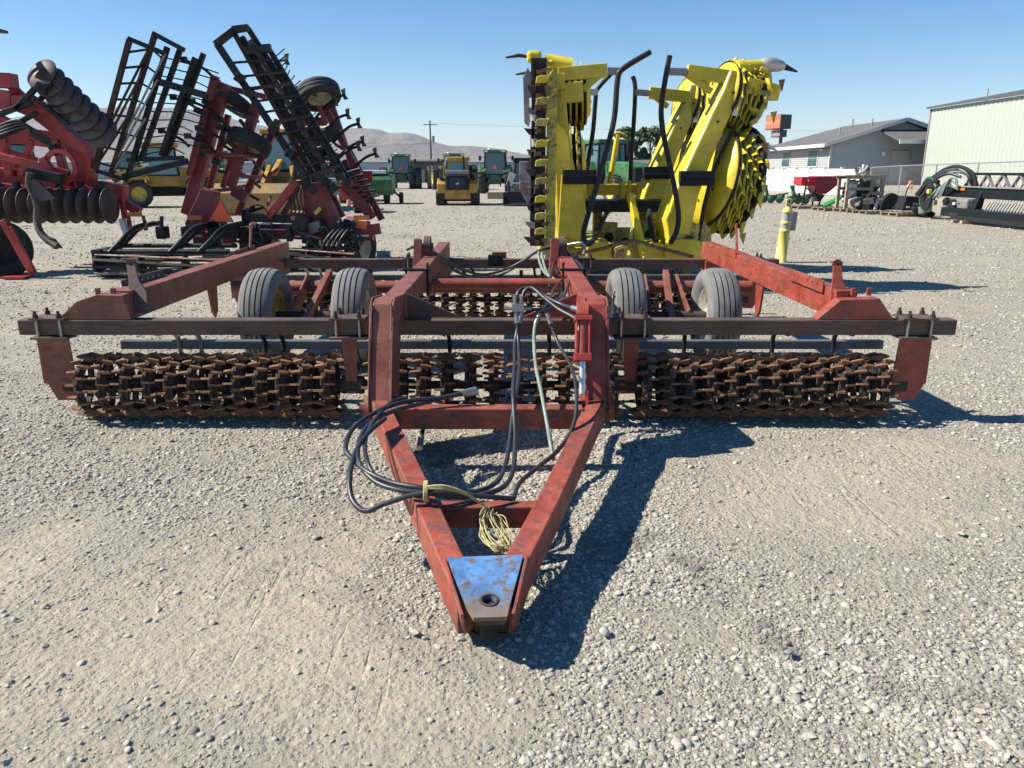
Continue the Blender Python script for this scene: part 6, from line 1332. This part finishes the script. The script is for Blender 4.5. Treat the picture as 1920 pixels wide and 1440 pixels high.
MB().bb(-.55, .35, 0, 1.6, .5, 1.05).build('box', M['rip'], rbx, .04); MB().bb(-.5, .3, .1, 1.5, 1.05, 1.2).build('lid', M['cult'], rbx, .03); field_wheel(rbx, .2, .25, .45, .35, M['rimw'])
MB().bar((-.1, 0, .5), (-.1, -.3, .25), .1, .1).build('hitch', M['cult'], rbx)
# parked pickups and cars far behind
def car(label, loc, rz, c, kind='pickup'):
    o = thing('parked_car', label, 'car', loc, rz, 'vehicles parked far behind')
    m_ = plain('car_paint', c, .3, 0, .03)
    b_ = MB().prism([(-2.6, 0, .45), (2.6, 0, .45), (2.65, 0, .9), (1.2, 0, 1.02), (-2.6, 0, 1.0)], (0, 1.8, 0)).build('body', m_, o, .06)
    top = [(1.2, 0, 1.02), (.6, 0, 1.7), (-.7, 0, 1.72), (-1.0, 0, 1.02)] if kind == 'pickup' else [(1.2, 0, 1.02), (.6, 0, 1.55), (-1.6, 0, 1.55), (-2.3, 0, 1.0)]
    MB().prism([(x, .12, z) for x, y, z in top], (0, 1.56, 0)).build('cabin', m_, b_, .05)
    MB().prism([(x * .86, .10, min(z, 1.62)) for x, y, z in top], (0, 1.6, 0)).build('side_glass', M['glass'], b_)
    for x in (-1.7, 1.7):
        for y in (.0, 1.8): MB().cyl((x, y - .06, .38), (x, y + .06, .38), .38, n=18).build('wheel', M['tyred'], o)
car('white pickup parked behind the green hay implement', (-15.6, 68, 0), .1, (.6, .6, .6)); car('silver pickup further left behind the green hay implement', (-13.0, 66, 0), -.2, (.3, .3, .32)); car('white car seen between the cultivator wing beams', (-19.0, 52, 0), .1, (.55, .57, .58), 'car'); car('dark car seen through the yellow header', (9.8, 82, 0), 0, (.05, .05, .06), 'car')
car('white van body far left behind the red ripper', (-27., 44, 0), .3, (.62, .62, .6))
# ---------------------------------------------------------------- right side of the yard: bollard, pallets of parts, draper header
bo = thing('marker_post', 'yellow flexible marker post with grey reflective bands and a bent grey flag', 'marker post', (4.92, 14.15, 0), world=True)
c0 = V((4.90, 14.15, -.02)); tilt = V((.055, 0, 1)).normalized()
ypl = plain('pale_yellow_plastic', (.74, .60, .17), .5, 0, .1)
Bp = lambda h, r: (r, h)
MB().lathe([(.14, .0), (.14, .03), (.098, .04), (.092, .55), (.099, .56), (.099, .60), (.083, .61), (.083, .68), (.094, .69), (.094, .74), (.083, .75), (.083, .88), (.096, .89), (.093, .93), (.058, .98), (.05, 1.0)], c0, tilt, 24).build('post', ypl, bo)
MB().prism([c0 + tilt * z + V((x, -.015, 0)) for x, z in ((-.05, .99), (.05, .99), (.05, 1.12), (.036, 1.14), (-.036, 1.14), (-.05, 1.12))], (0, .03, 0)).build('loop_handle', ypl, bo, .008)
MB().cyl(c0 + tilt * 1.09 + V((0, -.018, 0)), c0 + tilt * 1.09 + V((0, .018, 0)), .016, n=12).build('handle_hole', M['blackd'], bo)
for z in (.612, .752): MB().lathe([(.0845, z), (.0845, z + (.065 if z < .7 else .125))], c0, tilt, 24).build('reflective_band', plain('grey_reflective', (.38, .38, .37), .35, 0, .08), bo)
MB().prism([c0 + V((.10, -.02, .58)), c0 + V((.22, .02, .57)), c0 + V((.245, .03, .90)), c0 + V((.12, -.02, .92))], (.004, -.008, 0)).build('bent_flag', M['greyp'], bo)
# pallets
def pallet(parent, c, rz, w_=1.2, d_=1.0, h0=0., name='pallet', mat=None):
    R = Matrix.Rotation(rz, 3, 'Z'); c = V(c); mat = mat or M['pallet']; root = None
    for i in range(3):
        MB().box(c + R @ V((0, (i - 1) * (d_ / 2 - .05), h0 + .06)), (w_, .09, .09), R).build('stringer', mat, parent)
    for i in range(7): MB().box(c + R @ V(((i - 3) * (w_ - .1) / 6, 0, h0 + .116)), (.1, d_, .02), R).build('deck_board', mat, parent)
    for i in range(3): MB().box(c + R @ V(((i - 1) * (w_ - .1) / 2, 0, h0 + .009)), (.1, d_, .018), R).build('deck_board', mat, parent)
def mk_pallet(label, x, y, rz, w_=1.2, d_=1.0):
    o = thing('pallet', label, 'pallet', (x, y, 0), group='wooden pallets along the fence', world=True); pallet(o, (x, y, 0), rz, w_, d_); return o
mk_pallet('wooden pallet under the red hopper', 13.1, 34.9, .25, 1.7, 1.1); mk_pallet('wooden pallet under the green castings', 13.35, 33.0, .2); mk_pallet('wooden pallet under the tall crate of parts', 13.9, 31.9, .2, 1.4); mk_pallet('wooden pallet under the black covers', 14.0, 30.4, .15, 1.3); mk_pallet('pale wooden pallet under the black box', 14.45, 29.0, .2, 1.3)
# red hopper
hp = thing('spreader_hopper', 'red box hopper of a spreader standing on a pallet', 'hopper', (13.2, 34.9, .13), world=True)
x0, x1, y0, y1 = 12.55, 14.25, 34.5, 35.5
MB().prism([(x0, y0, 1.02), (x0, y0, 1.34), (x0 + .62, y0, 1.34), (x0 + .62, y0, .95), (x0 + .2, y0, .95)], (0, 1.0, 0)).build('front_box', plain('bright_red_enamel', (.55, .02, .03), .35, 0, .05), hp, .02)
MB().prism([(x0 + .63, y0 + .02, 1.36), (x1, y0 + .02, 1.36), (x1 - .12, y0 + .02, .98), (x1 - .55, y0 + .02, .62), (x0 + .75, y0 + .02, .62), (x0 + .63, y0 + .02, .95)], (0, .96, 0)).build('hopper', plain('deep_red_enamel', (.26, .018, .04), .4, 0, .08), hp, .02)
MB().prism([(x0 + .7, y0 + .05, .60), (x1 - .58, y0 + .05, .60), (x1 - .75, y0 + .05, .3), (x0 + .85, y0 + .05, .3)], (0, .9, 0)).build('lower_chute', M['black'], hp, .02)
for x in (x0 + .15, x0 + .6, x1 - .8): MB().bar((x, y0 + .1, .12), (x + .1, y0 + .1, .95), .06, .06).build('leg', M['black'], hp)
MB().box((x0 + .3, y0 - .01, 1.19), (.03, .02, .08)).build('mark', M['white'], hp); MB().bb(x0 + .5, x0 + .62, y0 - .05, y0 + .04, .3, .5).build('tag_plate', M['wood'], hp)
MB().bar((x0 + .2, y0, .9), (x0 + .7, y0, .6), .05, .05).bar((x0 + .7, y0, .6), (x0 + .3, y0, .45), .05, .05).build('linkage', M['black'], hp)
# green tillage parts by the white fence
def green_part(label, x, y, rz, seed):
    rr = random.Random(seed); o = thing('green_row_unit', label, 'implement part', (x, y, 0), rz, 'green row units by the white fence')
    fr = MB().bar((-.6, 0, .32), (.65, 0, .35), .18, .16).build('frame', M['green'], o, .02)
    MB().bar((-.25, 0, .4), (-.38, 0, .82), .16, .12).build('upright', M['greend'], o, .02); MB().box((-.40, 0, .84), (.22, .14, .14)).build('bracket', M['greend'], o, .02)
    for q in (-.5, -.1, .35): MB().lathe([(.01, .03), (.2, .02), (.21, 0), (.2, -.02), (.01, -.03)], (q, -.15, .22), (.25, 1, 0), 18).build('disk', M['greend'], o)
    for q in range(5): MB().bar((rr.uniform(-.6, .5), rr.uniform(-.3, .3), .15), (rr.uniform(-.6, .7), rr.uniform(-.3, .3), rr.uniform(.3, .62)), .08, .1).build('link', M['green'] if q % 2 else M['greend'], o, .01)
    MB().bar((.3, 0, .4), (.8, -.1, .5), .07, .08).build('handle', M['greend'], o, .01)
green_part('green row unit at the far left end of the fence row', 13.2, 40.2, .1, 1); green_part('green row unit just left of the red hopper', 14.1, 39.0, .3, 2); green_part('green row unit half hidden behind the yellow header', 12.2, 41.2, -.2, 3)
# crate of parts: stacked open timber frame with metal inside
ct = thing('parts_crate', 'tall open timber crate stuffed with metal parts', 'crate', (14.1, 31.9, .13), world=True)
cx0, cx1, cy0, cy1 = 13.25, 14.75, 31.45, 32.4
for x in (cx0, cx0 + .95):
    MB().bb(x, x + .12, cy0, cy0 + .12, .13, 1.28).build('corner_post', M['wood'], ct, .006)
for x in (cx1 - .12,):
    MB().bb(x, x + .12, cy0, cy0 + .12, .13, 1.3).build('corner_post', M['wood'], ct, .006)
for x in (cx0, cx1 - .12): MB().bb(x, x + .12, cy1 - .12, cy1, .13, 1.28).build('corner_post', M['wood'], ct, .006)
for z, xa, xb in ((1.28, cx0 - .05, cx1), (.98, cx0 + .95, cx1), (.68, cx0 + .95, cx1), (.40, cx0 + .95, cx1), (.85, cx0, cx0 + .95)):
    MB().bb(xa, xb, cy0 - .03, cy0 - .004, z, z + .11).build('rail', M['wood'], ct, .005); MB().bb(xa, xb, cy1 + .004, cy1 + .03, z, z + .11).build('rail', M['wood'], ct, .005)
MB().bb(cx0 - .1, cx1 + .05, cy0 - .05, cy1 + .05, 1.395, 1.43).build('top_board', M['wood'], ct, .004)
MB().bb(cx0 + .14, cx0 + .5, cy0 + .15, cy0 + .5, .55, 1.2).build('white_drum', M['white'], ct, .05)
rr = random.Random(5)
for i in range(44):
    c = V((rr.uniform(cx0 + .1, cx1 - .1), rr.uniform(cy0 + .15, cy1 - .15), rr.uniform(.2, 1.15)))
    MB().box(c, (rr.uniform(.1, .4), rr.uniform(.1, .3), rr.uniform(.05, .22)), Matrix.Rotation(rr.uniform(-1, 1), 3, 'Y')).build('metal_part', (M['black'], M['greend'], M['greyp'], M['blackd'])[i % 4], ct, .01)
gp = thing('green_casting', 'small green casting on the pallet beside the crate', 'implement part', (13.2, 32.9, .13), world=True)
for i in range(6): MB().bar((12.9 + .1 * i, 32.6, .15 + .05 * i), (13.1 + .12 * i, 32.9, .3 + .06 * i), .12, .1).build('lug', plain('fresh_green', (.03, .24, .05), .45), gp, .01)
tp = thing('loose_bracket', 'bent dark bracket lying on top of the timber crate', 'bracket', (14.0, 31.9, 1.43), world=True)
MB().tube(smooth_path([(13.75, 31.9, 1.46), (13.95, 31.9, 1.5), (14.1, 31.9, 1.62), (14.2, 31.9, 1.78)], 4), .05, 7).build('bar', M['greyp'], tp)
MB().prism([(13.68, 31.9, 1.68), (13.9, 31.9, 1.72), (13.86, 31.9, 1.56), (13.78, 31.9, 1.44), (13.74, 31.9, 1.5)], (0, .04, 0)).build('plate', M['greyp'], tp); MB().prism([(14.05, 31.9, 1.6), (14.2, 31.9, 1.82), (14.32, 31.9, 1.6)], (0, .04, 0)).build('plate', M['disk'], tp)
# black covers, box and other parts
def parts_heap(name, label, c, items, seed):
    rr = random.Random(seed); o = thing(name, label, 'machine parts', c, world=True)
    for i in range(items):
        p = V(c) + V((rr.uniform(-.5, .5), rr.uniform(-.35, .35), rr.uniform(.08, .45)))
        MB().box(p, (rr.uniform(.15, .5), rr.uniform(.1, .3), rr.uniform(.08, .3)), Matrix.Rotation(rr.uniform(-.8, .8), 3, 'Y') @ Matrix.Rotation(rr.uniform(-1, 1), 3, 'Z')).build('part', (M['blackd'], M['black'], M['greyp'], M['blackd'], M['disk'])[i % 5], o, .02)
    return o
o = parts_heap('parts_heap', 'heap of black machine parts below the timber crate', (13.95, 30.9, .13), 12, 8); 
MB().bb(14.02, 14.12, 30.5, 30.56, .15, .55).bb(14.02, 14.35, 30.5, 30.56, .5, .56).build('white_frame', M['white'], o)
cv = thing('wheel_cover', 'large rounded black cover leaning on a pallet', 'cover', (14.5, 30.4, .13), world=True)
MB().prism([(14.15 + .42 * (1 - math.cos(a)) , 30.3, .15 + .62 * math.sin(a)) for a in np.linspace(.0, PI, 14)], (.1, .45, 0)).build('cover', M['blackd'], cv, .03)
MB().cyl((14.75, 30.2, .3), (14.95, 30.25, .45), .1, n=12).build('boss', M['greyp'], cv); MB().bar((14.6, 30.25, .2), (14.98, 30.25, .5), .05, .05).build('strut', M['disk'], cv)
bx_ = thing('black_box', 'black plastic machine cover box on a pale pallet', 'box', (14.5, 29.0, .13), world=True)
MB().prism([(14.15, 28.6, .2), (15.1, 28.6, .2), (15.05, 28.6, .68), (14.25, 28.6, .72)], (0, .6, 0)).build('box', M['blackd'], bx_, .04); MB().box((14.35, 28.58, .33), (.12, .02, .07)).build('label_plate', M['white'], bx_); MB().tube(smooth_path([(14.3, 28.8, .7), (14.36, 28.8, 1.0), (14.48, 28.8, 1.2)], 4), .025, 6).build('lever', M['black'], bx_)
parts_heap('parts_heap', 'low heap of black parts between the cover and the draper header', (14.9, 28.2, .02), 9, 9)
# draper header for a combine, lying along the fence
dh = thing('draper_header', 'long black combine draper header with a green end shield', 'combine header', (14.6, 24.5, 0), world=True)
dk_ = plain('charcoal_green_steel', (.009, .012, .013), .6, 0, .3); dk_.node_tree.nodes['Principled BSDF'].inputs['Specular IOR Level'].default_value = .2
def along(y0, y1, x, z, w_, h_, mt, name, bev=.02): return MB().bb(x - w_ / 2, x + w_ / 2, y0, y1, z - h_ / 2, z + h_ / 2).build(name, mt, dh, bev)
along(17.5, 27.0, 14.75, .93, .3, .34, dk_, 'main_tube'); along(17.5, 27.0, 14.58, 1.10, .06, .05, M['greyp'], 'tube_lip'); along(17.0, 26.2, 15.0, 1.50, .12, .08, dk_, 'reel_tube')
along(17.5, 26.2, 14.5, .30, .5, .28, dk_, 'lower_deck'); along(17.5, 25.5, 14.35, .14, .3, .14, M['blackd'], 'skid')
for y in np.arange(18.2, 26.4, .82):
    MB().bar((15.0, y, 1.10), (15.0, y + .36, 1.48), .05, .09, (1, 0, 0)).build('reel_arm', M['greyp'], dh); MB().bar((15.0, y + .72, 1.10), (15.0, y + .40, 1.48), .05, .09, (1, 0, 0)).build('reel_arm', M['greyp'], dh)
    MB().lathe([(.15, -.02), (.19, -.02), (.19, .02), (.15, .02)], (15.0, y + .38, 1.26), (1, 0, 0), 14, closed=True).build('reel_ring', M['greyp'], dh)
sh = MB().prism([(14.35 + .02, 27.3 + .50 * math.cos(a), .82 + .60 * math.sin(a)) for a in np.linspace(0, 2 * PI, 26)[:-1]], (-.10, 0, 0)).build('end_shield', M['green'], dh, .04)
MB().prism([(14.24, 27.2 + .40 * math.cos(a), .82 + .53 * math.sin(a)) for a in np.linspace(0, 2 * PI, 26)[:-1]], (-.03, 0, 0)).build('shield_opening', M['blackd'], sh)
MB().tube(smooth_path([(14.2, 27.8, .8), (14.3, 27.4, 1.2), (14.5, 26.8, 1.62), (14.7, 26.3, 1.72), (14.9, 25.8, 1.5), (14.95, 25.6, 1.1)], 6), .065, 10).build('knife_drive_arch', M['blackd'], dh)
MB().tube(smooth_path([(14.1, 27.3, .7), (14.3, 26.9, 1.3), (14.5, 26.5, 1.5), (14.7, 26.1, 1.4)], 6), .05, 8).build('hose_bundle', M['hose'], dh)
for i in range(6):
    q_ = rr.uniform(-.08, .08); MB().tube(smooth_path([(14.15 + q_, 27.6, .75), (14.28 + q_, 27.2, 1.25 + q_), (14.46, 26.7 + q_, 1.55 + q_), (14.68, 26.25, 1.62 + q_), (14.84 + q_, 25.85, 1.42), (14.9, 25.7, 1.05)], 5), .024, 6).build('hydraulic_hose', M['hose'], dh)
for i in range(8):
    MB().box((14.35 + rr.uniform(-.1, .2), 26.5 + rr.uniform(-.7, .6), .7 + rr.uniform(-.2, .6)), (.12, rr.uniform(.1, .3), rr.uniform(.08, .2)), Matrix.Rotation(rr.uniform(-.6, .6), 3, 'X')).build('bracket', (M['blackd'], M['greyp'], M['black'])[i % 3], dh, .01)
for i in range(9):
    MB().tube(smooth_path([(14.2, 27.0 - i * .1, .7 + .05 * (i % 3)), (14.3, 26.7 - i * .08, 1.0 + .04 * i), (14.4, 26.2 - i * .05, 1.1 + .03 * i), (14.5, 25.8, 1.0)], 4), .022, 6).build('hydraulic_hose', M['hoseg'] if i % 3 else M['steel'], dh)
MB().box((14.15, 26.9, .92), (.12, .14, .14)).build('amber_light', M['decal'], dh, .02); MB().box((14.58, 25.7, 1.02), (.04, .36, .07)).build('decal', M['amber'], dh); MB().box((14.57, 20.5, .95), (.04, .36, .07)).build('decal', M['amber'], dh)
MB().bb(14.5, 14.8, 25.2, 26.6, .35, .72).build('gear_housing', M['greyp'], dh, .06); MB().cyl((14.42, 25.9, .52), (14.52, 25.9, .52), .18, n=16).build('pulley', M['blackd'], dh)
for i in range(14):
    y = 22.0 + i * .14; MB().bar((14.42, y, .68), (14.25, y - .05, .42), .035, .02, (0, 1, 0)).build('feeder_slat', plain('pale_slat', (.36, .35, .31), .5) if i == 0 else bpy.data.materials['pale_slat'], dh)
    MB().box((14.5, y, .74), (.02, .06, .06)).build('roller_cleat', bpy.data.materials['pale_slat'], dh)
for y in (24.6, 21.4, 21.0, 18.5): MB().prism([(14.3, y, .1), (14.62, y, .1), (14.75, y, 1.0), (14.6, y, 1.0)], (0, .22, 0)).build('frame_leg', dk_, dh, .02)
MB().bb(14.2, 14.5, 25.1, 25.9, .16, .3).build('crop_deflector', M['black'], dh, .05); MB().bb(14.12, 14.3, 25.2, 25.32, .55, .62).build('white_tag', M['white'], dh)
MB().tube(smooth_path([(14.3, 21.2, .8), (14.1, 21.0, .5), (14.05, 20.8, .2), (14.2, 20.4, .15)], 4), .05, 8).build('drive_hose', M['greyp'], dh)
for y, lb in ((25.0, 'timber block under the green-shielded end of the draper header'), (24.5, 'second timber block from the green end of the draper header'), (21.0, 'timber block under the middle of the draper header'), (20.4, 'timber block nearest the right edge under the draper header')):
    tb = MB().bb(14.05, 14.6, y, y + .14, 0., .09).build('wood_block', M['wood'], None, .004); tag(tb, lb, 'timber block', 'timber blocks under the draper header')
# ---------------------------------------------------------------- thin dry-air haze over the valley
hz = MB().bb(-9900, 9900, -9900, 9900, -3, 430)
m = bpy.data.materials.new('haze'); m.use_nodes = True; t = m.node_tree; t.nodes.remove(t.nodes['Principled BSDF'])
pv = t.nodes.new('ShaderNodeVolumePrincipled'); pv.inputs['Color'].default_value = (.80, .88, 1, 1); pv.inputs['Density'].default_value = .00008; pv.inputs['Anisotropy'].default_value = .1
t.links.new(pv.outputs[0], t.nodes['Material Output'].inputs['Volume'])
tag(hz.build('haze', m), 'thin pale haze lying over the whole valley', 'haze', kind='stuff')
